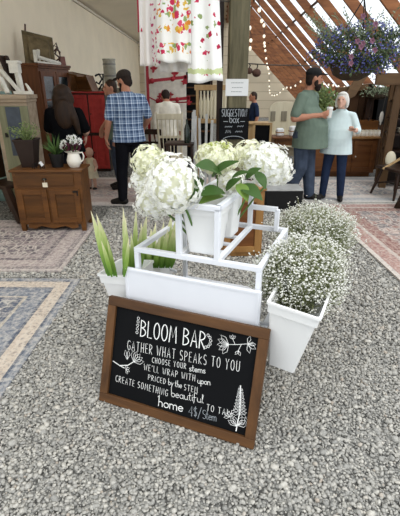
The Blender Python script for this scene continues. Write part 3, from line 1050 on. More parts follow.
# ------------------------------------------------------------------ hydrangeas
def sphere_pts(n, rr, seed):
    r_ = random.Random(seed); out = []
    for i in range(n):
        z = 1 - 2 * (i + .5) / n; a = i * 2.399963 + r_.uniform(-.3, .3)
        s = math.sqrt(max(0, 1 - z * z))
        out.append(Vector((s * math.cos(a), s * math.sin(a), z)))
    return out
def hydrangea(label, ctr, r, foot, mat, leaves=(), n=120, squash=0.9, seed=0, buds=False):
    ctr = Vector(ctr); foot = Vector(foot)
    t = thing('hydrangea', label, 'flower', tuple(foot), 0, None)
    r_ = random.Random(seed)
    loc = ctr - foot
    mb = MB()
    core = MB(); core.ell(loc, (r * .74, r * .74, r * .72 * squash), 14, 10)
    for d in sphere_pts(n, r, seed):
        lump = 1 + 0.22 * mnoise.noise(d * 2.6 + Vector((seed * 3.1, 0, 0)))
        p = loc + Vector((d.x, d.y, d.z * squash)) * (r * lump * r_.uniform(.9, 1.02))
        nrm = (d + Vector((r_.uniform(-.35, .35), r_.uniform(-.35, .35), r_.uniform(-.35, .35)))).normalized()
        m = rot_to(nrm); fr = r_.uniform(.0125, .0175) * (r / .1) ** .3
        a0 = r_.uniform(0, 6.28)
        for q in range(4):
            a = a0 + q * math.pi / 2
            u = Vector((math.cos(a), math.sin(a), 0)); v = Vector((-u.y, u.x, 0))
            pts = [Vector((0, 0, 0)), u * fr * .55 + v * fr * .52 + Vector((0, 0, fr * .18)), u * fr * 1.08 + Vector((0, 0, fr * .02)), u * fr * .55 - v * fr * .52 + Vector((0, 0, fr * .18))]
            mb.add([p + m @ w for w in pts], [(0, 1, 2, 3)])
    bl = mb.build('bloom', mat, t)
    core.build('bloom_core', M['petal_cream'], bl, smooth=True)
    if buds:
        bmb = MB()
        for i in range(46):
            a = r_.uniform(0, 6.28); rad = r * .55 * math.sqrt(r_.random())
            p = loc + Vector((rad * math.cos(a), rad * math.sin(a) - r * .35, r * squash * .86 + r_.uniform(-.01, .012)))
            bmb.ell(p, .0055, 6, 4)
        bmb.build('buds', M['bud_green'], bl, smooth=True)
    mb = MB()
    mid = loc * .5 + Vector((0, 0, .02))
    mb.tube([Vector((0, 0, 0)), mid, loc], [.006, .0055, .005], 6)
    mb.build('stem', M['stem_green'], t, smooth=True)
    for base, tip, w, mname in leaves:
        mb = MB(); mb.leaf(Vector(base) - foot, Vector(tip) - foot, w, (0, -.55, .8), .10, 7)
        o = mb.build('leaf', M[mname], t, smooth=True)
    return t
F1 = sw(0.494, .355, fz + .03); F2 = sw(0.494, .625, fz + .03)
def fo(F, dx, dy): return F + Vector((dx, dy, 0))
hydrangea('huge white hydrangea head hanging over the left front of the stand', at(174, 185, 1.80), 0.122, fo(F1, -.03, -.02), M['petal_white'], n=300, seed=1, squash=1.05)
hydrangea('creamy hydrangea head at the top left of the bunch', at(149, 161, 1.98), 0.082, fo(F1, -.04, .02), M['petal_cream'], n=150, seed=2)
hydrangea('white hydrangea head drooping lowest at the left of the bunch', at(153, 202, 1.90), 0.089, fo(F1, -.045, 0), M['petal_white'], n=170, seed=3)
hydrangea('small white hydrangea head at the far left, between two larger ones', at(144, 181, 2.02), 0.068, fo(F1, -.035, .035), M['petal_white'], n=110, seed=4)
hydrangea('creamy hydrangea with a greenish budded crown, middle of the bunch', at(217, 158, 2.10), 0.107, fo(F2, -.03, -.02), M['petal_cream'], n=280, seed=5, squash=.72, buds=True,
    leaves=[(at(200, 178, 1.93), at(190, 201, 1.80), 0.069, 'leaf'), (at(222, 175, 1.96), at(193, 167, 1.84), 0.106, 'leaf'), (at(212, 177, 1.98), at(240, 161, 1.9), 0.062, 'leaf')])
hydrangea('white hydrangea head seen behind the dark leaves', at(231, 182, 2.08), 0.068, fo(F2, 0, -.03), M['petal_white'], n=110, seed=6,
    leaves=[(at(222, 195, 1.95), at(198, 205, 1.82), 0.069, 'leaf_light'), (at(224, 192, 1.92), at(196, 197, 1.80), 0.075, 'leaf')])
hydrangea('white hydrangea head right of the budded one', at(250, 156, 2.22), 0.093, fo(F2, .02, .02), M['petal_cream'], n=170, seed=7,
    leaves=[(at(226, 190, 1.95), at(242, 178, 1.92), 0.050, 'leaf'), (at(232, 178, 2.0), at(251, 172, 1.95), 0.037, 'leaf')])
hydrangea('big white hydrangea head at the right end of the bunch', at(266, 164, 2.16), 0.118, fo(F2, .03, -.01), M['petal_white'], n=340, seed=8,
    leaves=[(at(240, 186, 1.96), at(263, 201, 1.86), 0.077, 'leaf'), (at(238, 184, 1.95), at(248, 202, 1.88), 0.062, 'leaf_light'), (at(256, 172, 2.0), at(266, 190, 1.94), 0.053, 'leaf'), (at(246, 178, 1.98), at(262, 168, 1.95), 0.050, 'leaf')])
hydrangea('white hydrangea head tucked at the back right', at(279, 172, 2.30), 0.082, fo(F2, .045, .03), M['petal_white'], n=140, seed=9)

# ------------------------------------------------------------------ tall leafy stems in the left planters
def leafy_stem(label, foot, blades, group):
    foot = Vector(foot)
    t = thing('leafy_stem', label, 'foliage', tuple(foot), 0, group)
    top = max((Vector(b[1]) for b in blades), key=lambda q: q.z)
    mb = MB(); mb.tube([Vector((0, 0, 0)), (top - foot) * .45], [.007, .005], 6)
    mb.build('stem', M['stem_green'], t, smooth=True)
    for base, tip, w in blades:
        mb = MB(); mb.leaf(Vector(base) - foot, Vector(tip) - foot, w, (rnd.uniform(-.5, .5), -1, .2), rnd.uniform(-.05, .06), 8)
        mb.build('blade', M['blade'], t, smooth=True)
    return t
PL = sw(0.0, .34, .62)
footL = [sw(0.0 + dx, .34 + dy, .43) for dx, dy in ((-.05, -.05), (-.04, -.02), (.0, -.05), (.03, 0), (.05, .03))]
footB = [sw(0.02 + dx, .66 + dy, .43) for dx, dy in ((-.05, -.03), (-.02, .02), (.02, -.03), (.05, .0), (.06, .04), (.03, .05))]
leafy_stem('pale green leaf stem leaning furthest left out of the left planter', footL[0], [(at(109, 276, 1.93), at(90.6, 210, 1.98), .040), (at(112, 277, 1.92), at(101, 240, 1.9), .022)], None)
leafy_stem('pale green leaf stem beside the leftmost one, tips spreading left', footL[1], [(at(115, 276, 1.96), at(96, 213, 2.02), .042), (at(117, 277, 1.96), at(107, 240, 1.97), .026)], None)
leafy_stem('upright leaf stem in the middle of the left planter', footL[2], [(at(125, 277, 1.95), at(126, 216, 2.0), .034), (at(124, 277, 1.93), at(129, 236, 1.95), .026)], None)
leafy_stem('leaf stem with a pale tip close to the stand corner', footL[3], [(at(131, 278, 2.0), at(123, 207, 2.06), .036), (at(133, 278, 2.0), at(136, 206, 2.08), .034), (at(134, 270, 2.0), at(131, 232, 2.0), .024)], None)
leafy_stem('leaf stem reaching up against the hanging hydrangea', footL[4], [(at(138, 276, 2.04), at(147, 213, 2.10), .040), (at(137, 276, 2.03), at(142, 224, 2.05), .028)], None)
for i, (x0, x1, y1) in enumerate(((146, 141, 222), (150, 156, 222), (157, 164, 221), (163, 172, 213), (168, 178, 212), (154, 151, 228))):
    lab = ['leaf stem behind the stand corner, leaning left', 'leaf stem under the lowest hydrangea, second planter', 'broad leaf stem framed by the left top rail', 'leaf stem just left of the raised pot', 'leaf stem rising closest to the tall front pot', 'short leaf stem in the second left planter'][i]
    leafy_stem(lab, footB[i], [(at(x0, 268, 2.22), at(x1, y1, 2.3), .044), (at(x0 + 3, 268, 2.21), at(x1 + 5, y1 + 12, 2.25), .034), (at(x0 - 2, 268, 2.2), at(x1 - 4, y1 + 16, 2.22), .030)], None)

# ------------------------------------------------------------------ baby's breath
def breath(label, ctr, rad, foot, n, seed):
    ctr = Vector(ctr); foot = Vector(foot); r_ = random.Random(seed)
    t = thing('babys_breath_bunch', label, 'flowers', tuple(foot), 0, None)
    fl = MB(); st = MB()
    c0 = ctr - foot
    bm = bmesh.new(); bmesh.ops.create_icosphere(bm, subdivisions=1, radius=1)
    iv = [v.co.copy() for v in bm.verts]; fi = [[v.index for v in f.verts] for f in bm.faces]; bm.free()
    for i in range(n):
        while True:
            d = Vector((r_.gauss(0, 1), r_.gauss(0, 1), r_.gauss(0, 1)))
            if d.length > .05: break
        d.normalize()
        lump = 1 + .22 * mnoise.noise(d * 2.2 + Vector((seed, 0, 0)))
        k = (r_.random() ** .42) * lump * (r_.uniform(1.05, 1.25) if r_.random() < .13 else 1)
        p = c0 + Vector((d.x * rad[0], d.y * rad[1], d.z * rad[2])) * k
        s = r_.uniform(.0030, .0056)
        sc = Vector((r_.uniform(.8, 1.25), r_.uniform(.8, 1.25), r_.uniform(.6, 1)))
        fl.add([p + Vector((q.x * sc.x, q.y * sc.y, q.z * sc.z)) * s for q in iv], fi)
        if i % 3 == 0:
            base = c0 * .45 + Vector((p.x - c0.x, p.y - c0.y, 0)) * .12
            mid = base.lerp(p, .55) + Vector((0, 0, .02))
            st.tube([base, mid, p], [.0017, .0012, .0008], 3, cap=False)
        if i % 7 == 0:
            q = c0 + (p - c0) * .8
            st.leaf(q, q + Vector((r_.uniform(-.04, .04), r_.uniform(-.04, .04), r_.uniform(-.01, .04))), .008, n=3)
    for i in range(14):
        a = r_.uniform(0, 6.28)
        st.tube([Vector((r_.uniform(-.03, .03), r_.uniform(-.03, .03), 0)), c0 * .5 + Vector((math.cos(a) * .03, math.sin(a) * .03, 0)), c0 + Vector((math.cos(a) * rad[0] * .4, math.sin(a) * rad[1] * .4, 0))], .0025, 4)
    o = fl.build('blossoms', M['breath'], t); o['kind'] = 'stuff'
    o = st.build('stems', M['breath_stem'], t); o['kind'] = 'stuff'
    return t
breath("near cloud of white baby's breath in the front right planter", at(301, 274, 1.83), (.235, .21, .205), sw(.93, .30, .37), 7500, 11)
breath("far cloud of white baby's breath behind the nearer one", at(314, 229, 2.45), (.28, .24, .165), sw(.985, .72, .35), 6500, 12)
# ------------------------------------------------------------------ furniture helpers
def part(name, m, parent, fn, smooth=False, bevel=0.0, label=None):
    mb = MB(); fn(mb)
    o = mb.build(name, m, parent, smooth=False, label=label)
    if smooth: shade_auto(o)
    if bevel:
        bv = o.modifiers.new('bevel', 'BEVEL'); bv.width = bevel; bv.segments = 2; bv.limit_method = 'ANGLE'
    return o
def panel_door(parent, x0, x1, z0, z1, y, mf, mp, name='door', st=0.06, knob=None, mk=None, glass=False):
    """framed door on the local -Y face"""
    def fr(mb):
        mb.box(((x0 + st / 2 + x0) / 2 + st / 4, y - .01, (z0 + z1) / 2), (st, .022, z1 - z0))
        mb.box((x1 - st / 2, y - .01, (z0 + z1) / 2), (st, .022, z1 - z0))
        mb.box(((x0 + x1) / 2, y - .01, z0 + st / 2), (x1 - x0 - 2 * st, .022, st))
        mb.box(((x0 + x1) / 2, y - .01, z1 - st / 2), (x1 - x0 - 2 * st, .022, st))
    d = part(name, mf, parent, fr, bevel=.003)
    part('pane' if glass else 'door_panel', mp, d, lambda mb: mb.box(((x0 + x1) / 2, y - .003, (z0 + z1) / 2), (x1 - x0 - 2 * st, .008, z1 - z0 - 2 * st)))
    if knob:
        part('knob', mk, d, lambda mb: (mb.ell((knob[0], y - .034, knob[1]), .014, 10, 6), mb.tube([(knob[0], y - .02, knob[1]), (knob[0], y - .034, knob[1])], .006, 6)), smooth=True)
    return d
def drawer(parent, x0, x1, z0, z1, y, m, mk, knobs=()):
    d = part('drawer', m, parent, lambda mb: mb.box(((x0 + x1) / 2, y - .008, (z0 + z1) / 2), (x1 - x0, .02, z1 - z0)), bevel=.004)
    for kx in knobs:
        part('knob', mk, d, lambda mb: (mb.ell((kx, y - .032, (z0 + z1) / 2), .014, 10, 6), mb.tube([(kx, y - .012, (z0 + z1) / 2), (kx, y - .03, (z0 + z1) / 2)], .006, 6)), smooth=True)
    return d

# ------------------------------------------------------------------ people
def remesh(mb, name, mats, parent, voxel, smooth=6):
    o = mb.build(name, mats, parent)
    md = o.modifiers.new('r', 'REMESH'); md.mode = 'VOXEL'; md.voxel_size = voxel
    sm = o.modifiers.new('s', 'SMOOTH'); sm.factor = .5; sm.iterations = smooth
    dg = bpy.context.evaluated_depsgraph_get()
    me = bpy.data.meshes.new_from_object(o.evaluated_get(dg))
    old = o.data
    o.modifiers.clear(); o.data = me; me.name = name
    bpy.data.meshes.remove(old)
    me.polygons.foreach_set('use_smooth', [True] * len(me.polygons)); me.update()
    return o
def limb(mb, pts, rs, seg=12):
    for i in range(len(pts) - 1):
        a, b = Vector(pts[i]), Vector(pts[i + 1])
        mid = a.lerp(b, .35)
        mb.tube([a, mid, b], [rs[i], rs[i] * .62 + rs[i + 1] * .38 + .002, rs[i + 1]], seg)
    for q, r in zip(pts, rs): mb.ell(q, r, seg, 8)
def hand(mb, wrist, d, pn, s, side, curl=.35):
    """palm, four unequal fingers and a thumb; d points along the hand, pn is where the palm faces"""
    d = Vector(d).normalized(); pn = Vector(pn); pn = (pn - d * pn.dot(d)).normalized(); ac = d.cross(pn) * side
    w = Vector(wrist)
    m = Matrix((ac, pn, d)).transposed()
    mb.ell(w + d * .045 * s, (.040 * s, .017 * s, .055 * s), 10, 8, m)
    for i, (off, L) in enumerate(((-.029, .060), (-.010, .072), (.010, .077), (.029, .070))):
        p = w + d * .085 * s + ac * off * s; dd = d.copy(); pts = [p - d * .02 * s]; 
        for k_, f in enumerate((.45, .32, .23)):
            an = curl * (1.0 + .3 * k_)
            dd = (dd * math.cos(an) + pn * math.sin(an)).normalized()
            p = p + dd * L * f * s * 1.1; pts.append(p)
        limb(mb, pts, [.0105 * s, .010 * s, .0092 * s, .008 * s], 8)
    tb = w + d * .025 * s + ac * .032 * s
    td = (d * .65 + ac * .65 + pn * .35).normalized()
    p1 = tb + td * .035 * s; p2 = p1 + (td * .6 + d * .5 + pn * .3).normalized() * .03 * s
    limb(mb, [tb, p1, p2], [.014 * s, .0115 * s, .009 * s], 8)
def person(label, loc, rz, hgt, P, skin, voxel=.009):
    """P holds the pose (joints in a 1.75 m figure facing +Y) and the clothing"""
    s = hgt / 1.75
    t = thing('person', label, 'person', tuple(loc), rz)
    def V(q): return Vector(q) * s
    J = dict(hipL=(-.09, 0, .92), kneeL=(-.10, .02, .50), ankL=(-.10, -.03, .085), hipR=(.09, 0, .92), kneeR=(.10, .02, .50), ankR=(.10, -.03, .085),
             shL=(-.18, -.01, 1.395), elL=(-.235, -.03, 1.12), wrL=(-.25, .05, .90), shR=(.18, -.01, 1.395), elR=(.235, -.03, 1.12), wrR=(.25, .05, .90),
             head=(0, .03, 1.635), footL=(0, 1), footR=(0, 1), hdL=(0, .15, -1), hdR=(0, .15, -1), pnL=(1, 0, 0), pnR=(-1, 0, 0), turn=0.0, nod=0.0)
    J.update(P.get('J', {}))
    girth = P.get('girth', 1.0); belly = P.get('belly', 0.0); sw_ = P.get('shoulder', 1.0)
    mb = MB()
    tors = [(0, 0, .86, .13, .10), (0, belly * .5, .93, .165 * girth, .112 + belly * .58), (0, .015 + belly * .5, 1.05, .15 * girth, .105 + belly * .5), (0, .015 + belly * .3, 1.18, .155 * girth, .105 + belly * .3), (0, .0, 1.28, .168 * sw_, .108), (0, -.01, 1.37, .160 * sw_, .094), (0, -.012, 1.43, .118 * sw_, .078), (0, -.01, 1.47, .080, .066), (0, 0, 1.50, .058, .058)]
    mb.rings([tuple(q * s for q in r) for r in tors], 20)
    hc = V(J['head'])
    limb(mb, [V((0, -.01, 1.44)), hc - V((0, .03, .06))], [.062 * s, .056 * s])
    # head with face
    hm = Matrix.Rotation(J['turn'], 3, 'Z') @ Matrix.Rotation(J['nod'], 3, 'X')
    def H(q): return hc + hm @ (Vector(q) * s)
    mb.ell(hc, (.078 * s, .098 * s, .108 * s), 18, 14, hm)
    mb.ell(H((0, .03, -.055)), (.058 * s, .066 * s, .066 * s), 14, 10, hm)
    mb.ell(H((0, .082, -.103)), (.026 * s, .022 * s, .020 * s), 10, 8, hm)
    mb.ell(H((0, .082, .022)), (.052 * s, .018 * s, .014 * s), 10, 8, hm)
    mb.rings([], 3) if False else None
    limb(mb, [H((0, .094, .012)), H((0, .112, -.03))], [.010 * s, .017 * s], 8)
    for sx in (-1, 1):
        mb.ell(H((sx * .013, .102, -.034)), .011 * s, 8, 6)
        mb.ell(H((sx * .079, -.005, -.005)), (.012 * s, .022 * s, .032 * s), 8, 8, hm)
    mb.ell(H((0, .094, -.062)), (.024 * s, .010 * s, .006 * s), 8, 6, hm); mb.ell(H((0, .093, -.074)), (.020 * s, .011 * s, .007 * s), 8, 6, hm)
    af = P.get('arm', 1.0)
    for sd, k_ in ((-1, 'L'), (1, 'R')):
        limb(mb, [V(J['sh' + k_]), V(J['el' + k_]), V(J['wr' + k_])], [.052 * s * af, .044 * s * af, .028 * s * af])
        fm = V(J['el' + k_]).lerp(V(J['wr' + k_]), .3); mb.ell(fm, .043 * s * af, 10, 8)
        hand(mb, V(J['wr' + k_]), J['hd' + k_], J['pn' + k_], s * 1.02, -1 if k_ == 'R' else 1, P.get('curl' + k_, .3))
        limb(mb, [V(J['hip' + k_]), V(J['knee' + k_]), V(J['ank' + k_])], [.082 * s, .055 * s, .036 * s])
        fd = Vector((*J['foot' + k_], 0)).normalized()
        an = V(J['ank' + k_]); limb(mb, [an + Vector((0, 0, -.03 * s)), an + fd * .13 * s + Vector((0, 0, -.05 * s))], [.035 * s, .026 * s])
    remesh(mb, 'body', skin, t, voxel)
    if P.get('face', True):
        for sx in (-1, 1):
            part('eye', M['eye'], t, lambda mb: mb.ell(H((sx * .031, .088, .004)), (.013 * s, .008 * s, .006 * s), 8, 6, hm), smooth=True)
    # shirt
    sh = MB(); hem = P.get('hem', .84)
    g = P.get('loose', .022)
    rr = [(0, .004 + belly * .55, hem, .180 * girth + g, .118 + g + belly * .62)]
    for r in tors[1:]:
        if r[2] <= hem + .02: continue
        rr.append((r[0], r[1], r[2], r[3] + g * (1 if r[2] < 1.35 else .6), r[4] + g * (1 if r[2] < 1.35 else .6)))
    rr[-1] = (0, -.005, 1.492, .070, .066)
    sh.rings([tuple(q * s for q in r) for r in rr], 22)
    sl = P.get('sleeve', .75)
    for k_ in 'LR':
        a, b, w_ = V(J['sh' + k_]), V(J['el' + k_]), V(J['wr' + k_])
        if sl <= 1:
            e = a.lerp(b, sl); limb(sh, [V((0, -.01, 1.405)).lerp(a, .55) + V((0, 0, .008)), a, e], [.062 * s, .063 * s * af, .064 * s * af])
        else:
            limb(sh, [V((0, -.01, 1.405)).lerp(a, .55) + V((0, 0, .008)), a, b, b.lerp(w_, sl - 1)], [.062 * s, .063 * s * af, .058 * s * af, .045 * s * af])
    remesh(sh, 'shirt', P['shirt'], t, voxel, 4)
    if P.get('collar'):
        def col(mb):
            for sx in (-1, 1):
                mb.prism([(0, 0), (.075 * s, .015 * s), (.07 * s, -.045 * s), (.02 * s, -.05 * s)], V((sx * .004, .078, 1.475)), Vector((sx, -.35, .12)).normalized(), Vector((0, .35, 1)).normalized(), .008 * s * sx)
            mb.lathe([(.066 * s, 0), (.072 * s, .03 * s), (.078 * s, .028 * s), (.074 * s, -.005 * s)], V((0, -.005, 1.468)), 16)
        part('collar', P['shirt'], t, col)
    # trousers
    tr = MB()
    tr.rings([tuple(q * s for q in r) for r in [(0, 0, .82, .15, .11), (0, 0, .90, .178 * girth, .127 + belly * .2), (0, .005 + belly * .2, 1.0, .165 * girth, .118 + belly * .3)]], 20)
    tf = P.get('trouser', 1.0)
    for k_ in 'LR':
        an = V(J['ank' + k_])
        limb(tr, [V(J['hip' + k_]), V(J['knee' + k_]), an + Vector((0, 0, .01 * s))], [.100 * s * tf, .074 * s * tf, .060 * s * tf])
    remesh(tr, 'trousers', P['trousers'], t, voxel, 4)
    for k_ in 'LR':
        an = V(J['ank' + k_]); fd = Vector((*J['foot' + k_], 0)).normalized()
        z0 = an.z - .085 * s
        b = MB()
        toe = an + fd * .15 * s
        limb(b, [Vector((an.x, an.y, z0 + .05 * s)) - fd * .035 * s, Vector((an.x, an.y, z0 + .055 * s)) + fd * .05 * s, Vector((toe.x, toe.y, z0 + .036 * s))], [.046 * s, .047 * s, .036 * s])
        limb(b, [an, an - Vector((0, 0, .04 * s))], [.045 * s, .045 * s])
        o = remesh(b, 'shoe', P.get('shoes', M['shoe_dark']), t, voxel, 2)
        zz = np.empty(len(o.data.vertices) * 3); o.data.vertices.foreach_get('co', zz); zz = zz.reshape(-1, 3)
        zz[:, 2] = np.maximum(zz[:, 2], z0 + .002); o.data.vertices.foreach_set('co', zz.ravel()); o.data.update()
    # hair, cap, beard
    def solid(name, m, fn):
        mbx = MB(); fn(mbx); return remesh(mbx, name, m, t, voxel * .8, 3)
    hk = P.get('hair')
    if hk == 'short':
        solid('hair', P['hairmat'], lambda q: (q.ell(H((0, -.012, .022)), (.084 * s, .098 * s, .100 * s), 16, 12, hm), q.ell(H((0, -.05, -.03)), (.072 * s, .056 * s, .07 * s), 14, 10, hm)))
    elif hk == 'bob':
        def f(q):
            q.ell(H((0, -.018, .030)), (.096 * s, .105 * s, .104 * s), 16, 12, hm)
            q.ell(H((0, -.055, -.04)), (.092 * s, .065 * s, .10 * s), 14, 10, hm)
            for sx in (-1, 1): q.ell(H((sx * .084, -.022, -.03)), (.026 * s, .048 * s, .085 * s), 10, 8, hm)
            q.ell(H((0, .04, .092)), (.07 * s, .045 * s, .026 * s), 12, 8, hm)
        solid('hair', P['hairmat'], f)
    elif hk == 'long':
        def f(q):
            q.ell(H((0, -.015, .028)), (.128 * s, .125 * s, .114 * s), 16, 12, hm)
            q.ell(H((.01, -.06, -.06)), (.155 * s, .075 * s, .14 * s), 14, 10, hm)
            q.ell(H((.02, -.15, -.25)), (.135 * s, .055 * s, .20 * s), 14, 12, hm)
            limb(q, [H((.09, -.10, -.12)), H((.15, -.16, -.30)), H((.19, -.15, -.50))], [.05 * s, .055 * s, .03 * s])
            limb(q, [H((-.09, -.05, -.12)), H((-.11, -.08, -.26))], [.05 * s, .04 * s])
        solid('hair', P['hairmat'], f)
    if P.get('cap'):
        def f(q):
            q.ell(H((0, -.008, .058)), (.088 * s, .107 * s, .072 * s), 16, 12, hm)
            q.ell(H((0, .115, .046)), (.070 * s, .066 * s, .010 * s), 14, 8, hm @ Matrix.Rotation(R(-8), 3, 'X'))
        solid('cap', P['cap'], f)
    if P.get('beard'):
        def f(q):
            q.ell(H((0, .055, -.098)), (.058 * s, .052 * s, .042 * s), 14, 10, hm)
            q.ell(H((0, .065, -.125)), (.042 * s, .040 * s, .04 * s), 12, 10, hm)
            for sx in (-1, 1): q.ell(H((sx * .062, .02, -.055)), (.016 * s, .03 * s, .05 * s), 10, 8, hm)
        solid('beard', P['beard'], f)
    return t, J, s

pm = gp(121, 206); pm.z = .008
person('man in a blue plaid shirt and dark cap, back turned, looking down to the left', (pm.x + .16, pm.y + .12, .012), R(22), 1.77, dict(
    J=dict(kneeL=(-.12, .03, .50), ankL=(-.15, -.02, .085), footL=(-.9, .5), ankR=(.13, -.03, .085), kneeR=(.11, .03, .5), footR=(.3, 1),
           shL=(-.20, 0, 1.40), shR=(.20, 0, 1.40), elL=(-.26, .0, 1.13), wrL=(-.29, .10, .90), elR=(.30, .04, 1.15), wrR=(.26, .22, 1.0), head=(0, .07, 1.625), turn=R(38), nod=R(-14)),
    girth=1.12, shoulder=1.18, shirt=M['plaid'], hem=.86, loose=.035, sleeve=.8, trousers=M['black_trousers'], trouser=1.08, cap=M['cap_brown'], hair='short', hairmat=M['beard'], beard=M['beard'], curlL=.45), M['skin'])
person('person in a grey green T-shirt and faded jeans, mostly behind the man in plaid', (at(115.5, 130, 6.75).x, 6.75, .012), R(110), 1.66, dict(
    J=dict(elR=(.26, .05, 1.15), wrR=(.2, .2, 1.0)), shirt=M['green_tee'], trousers=M['jeans'], hair='short', hairmat=M['hair_brown']), M['skin'])
person('woman with long brown hair in a black T-shirt, back turned, behind the washstand', (-1.76, 5.62, 0), R(8), 1.60, dict(
    J=dict(elL=(-.26, .08, 1.14), wrL=(-.16, .24, 1.08), elR=(.275, .04, 1.13), wrR=(.24, .2, 1.06), shL=(-.195, 0, 1.385), shR=(.195, 0, 1.385), head=(0, .04, 1.62)),
    girth=1.22, shoulder=1.2, arm=1.15, shirt=M['black_tee'], loose=.03, sleeve=.85, trousers=M['black_trousers'], hair='long', hairmat=M['hair_brown'], face=False), M['skin_pale'])
mx = at(312, 140, 5.95)
man, JM, sM = person('bearded man in a sage T-shirt and black cap holding a paper cup', (mx.x - .10, 5.98, .012), R(-124), 1.79, dict(
    J=dict(shL=(-.21, 0, 1.40), shR=(.21, -.01, 1.40), elR=(.31, -.05, 1.15), wrR=(.12, .235, 1.19), hdR=(-.35, .8, .25), pnR=(-1, .1, .35),
           elL=(-.31, -.02, 1.13), wrL=(-.36, .12, .93), kneeR=(.12, .03, .5), ankR=(.12, -.12, .12), kneeL=(-.1, .06, .5), ankL=(-.13, .10, .085), footR=(.2, 1), footL=(-.2, 1),
           head=(0, .05, 1.635), turn=R(34)),
    girth=1.36, shoulder=1.28, belly=.15, arm=1.12, shirt=M['green_tee'], hem=.765, loose=.03, sleeve=.8, trousers=M['jeans'], trouser=1.25, cap=M['cap_black'], beard=M['beard'], hair='short', hairmat=M['beard'], curlR=.55), M['skin'], .008)
wm = gp(332, 202)
woman, JW, sW = person('white haired woman in a pale blue polo shirt and navy jeans', (wm.x - .0, wm.y + .10, .012), R(152), 1.50, dict(
    J=dict(shL=(-.19, 0, 1.39), shR=(.19, 0, 1.39), elL=(-.30, .05, 1.18), wrL=(-.27, .26, 1.20), hdL=(.1, 1, .1), pnL=(.3, 0, 1), elR=(.27, 0, 1.17), wrR=(.2, .2, 1.04),
           ankL=(-.15, -.03, .085), ankR=(.14, .02, .085), kneeL=(-.13, .04, .5), kneeR=(.12, .05, .5), footL=(-.3, 1), footR=(.4, 1), head=(0, .04, 1.625), turn=R(-2), nod=R(6)),
    girth=1.28, shoulder=1.15, belly=.06, shirt=M['blue_polo'], hem=.80, loose=.035, sleeve=1.35, collar=True, trousers=M['jeans_navy'], trouser=1.0, hair='bob', hairmat=M['hair_white'], curlL=.5), M['skin_pale'], .008)
# the cup stands in the man's right hand
from_m = Matrix.Translation(man.location) @ man.rotation_euler.to_matrix().to_4x4()
cw = from_m @ (Vector(JM['wrR']) * sM + Vector((-.075, .085, -.03)))
t = thing('paper_cup', 'white paper cup in the hand of the man in sage green', 'cup', tuple(cw))
part('cup_body', M['cup'], t, lambda mb: mb.lathe([(.030, 0), (.041, .115), (.038, .115), (.028, .006)], (0, 0, 0), 18), smooth=True)
part('lid', M['white_plastic'], t, lambda mb: mb.lathe([(.043, .112), (.043, .122), (.036, .132), (.030, .132)], (0, 0, 0), 18), smooth=True)
# the small thing the woman holds out
from_w = Matrix.Translation(woman.location) @ woman.rotation_euler.to_matrix().to_4x4()
hw = from_w @ (Vector(JW['wrL']) * sW + Vector((0.0, .09, .025)))
o = MB(); o.box((0, 0, 0), (.05, .09, .012), bev=.004)
o = o.build('folded_card', M['oak']); o.location = hw
tag(o, 'small dark card in the raised hand of the white haired woman', 'card')
# people far back
person('person in a navy shirt seated at the back counter, only head and shoulders showing', (at(254, 105, 11.2).x, 11.2, -.28), R(100), 1.72, dict(
    shirt=M['navy_shirt'], trousers=M['black_trousers'], hair='short', hairmat=M['hair_brown']), M['skin'], .014)
person('person in a cream shirt with dark hair bending over behind the pale spindle chair', (at(167, 105, 8.0).x, 8.0, -.14), R(12), 1.72, dict(
    J=dict(head=(0, .14, 1.57), nod=R(-35)), shirt=M['cream_shirt'], trousers=M['black_trousers'], sleeve=1.6, hair='short', hairmat=M['beard']), M['skin'], .014)
# ------------------------------------------------------------------ left side: oak washstand and what stands on it
CX, CY = -1.715, 4.74
cab = thing('washstand', 'small oak washstand with one drawer and two doors, standing on the lavender rug', 'cabinet', (CX, CY, 0.008), R(1))
w, d_, h = .76, .36, .70
part('carcass', M['oak'], cab, lambda mb: (mb.box((0, 0, .09 + (h - .09) / 2), (w, d_, h - .09)),
    [mb.box((sx * (w / 2 - .03), sy * (d_ / 2 - .03), .05), (.06, .06, .10), taper=.75) for sx in (-1, 1) for sy in (-1, 1)],
    mb.prism([(-.29, .10), (-.29, .05), (-.22, .035), (-.14, .07), (0, .04), (.14, .07), (.22, .035), (.29, .05), (.29, .10)], (0, -d_ / 2 + .02, 0), (1, 0, 0), (0, 0, 1), .02)), bevel=.004)
part('top', M['oak'], cab, lambda mb: mb.box((0, 0, h + .012), (w + .05, d_ + .04, .026)), bevel=.006)
drw = part('drawer', M['oak_door'], cab, lambda mb: mb.box((-.02, -d_ / 2 - .006, h - .085), (w - .12, .02, .13)), bevel=.004)
part('drawer_pull', M['iron'], drw, lambda mb: (mb.ell((-.02, -d_ / 2 - .022, h - .075), (.028, .010, .014), 10, 6)), smooth=True)
panel_door(cab, -w / 2 + .03, -.015, .12, h - .19, -d_ / 2 - .004, M['oak'], M['oak_door'])
dr = panel_door(cab, .015, w / 2 - .03, .12, h - .19, -d_ / 2 - .004, M['oak'], M['oak_door'])
part('latch', M['iron'], dr, lambda mb: (mb.box((w / 2 - .07, -d_ / 2 - .03, h - .215), (.06, .014, .018)), mb.box((w / 2 - .05, -d_ / 2 - .03, h - .235), (.014, .014, .05))))
tg = MB(); tg.box((0, 0, 0), (.055, .004, .05)); tg.tube([(0, 0, .025), (-.004, .001, .07)], .0015, 4)
tg = tg.build('price_tag', M['tag']); tg.location = (CX - .012, CY - d_ / 2 - .034, h - .128); tag(tg, 'small cream price tag hanging on the washstand drawer', 'tag')
TOP = .008 + h + .025
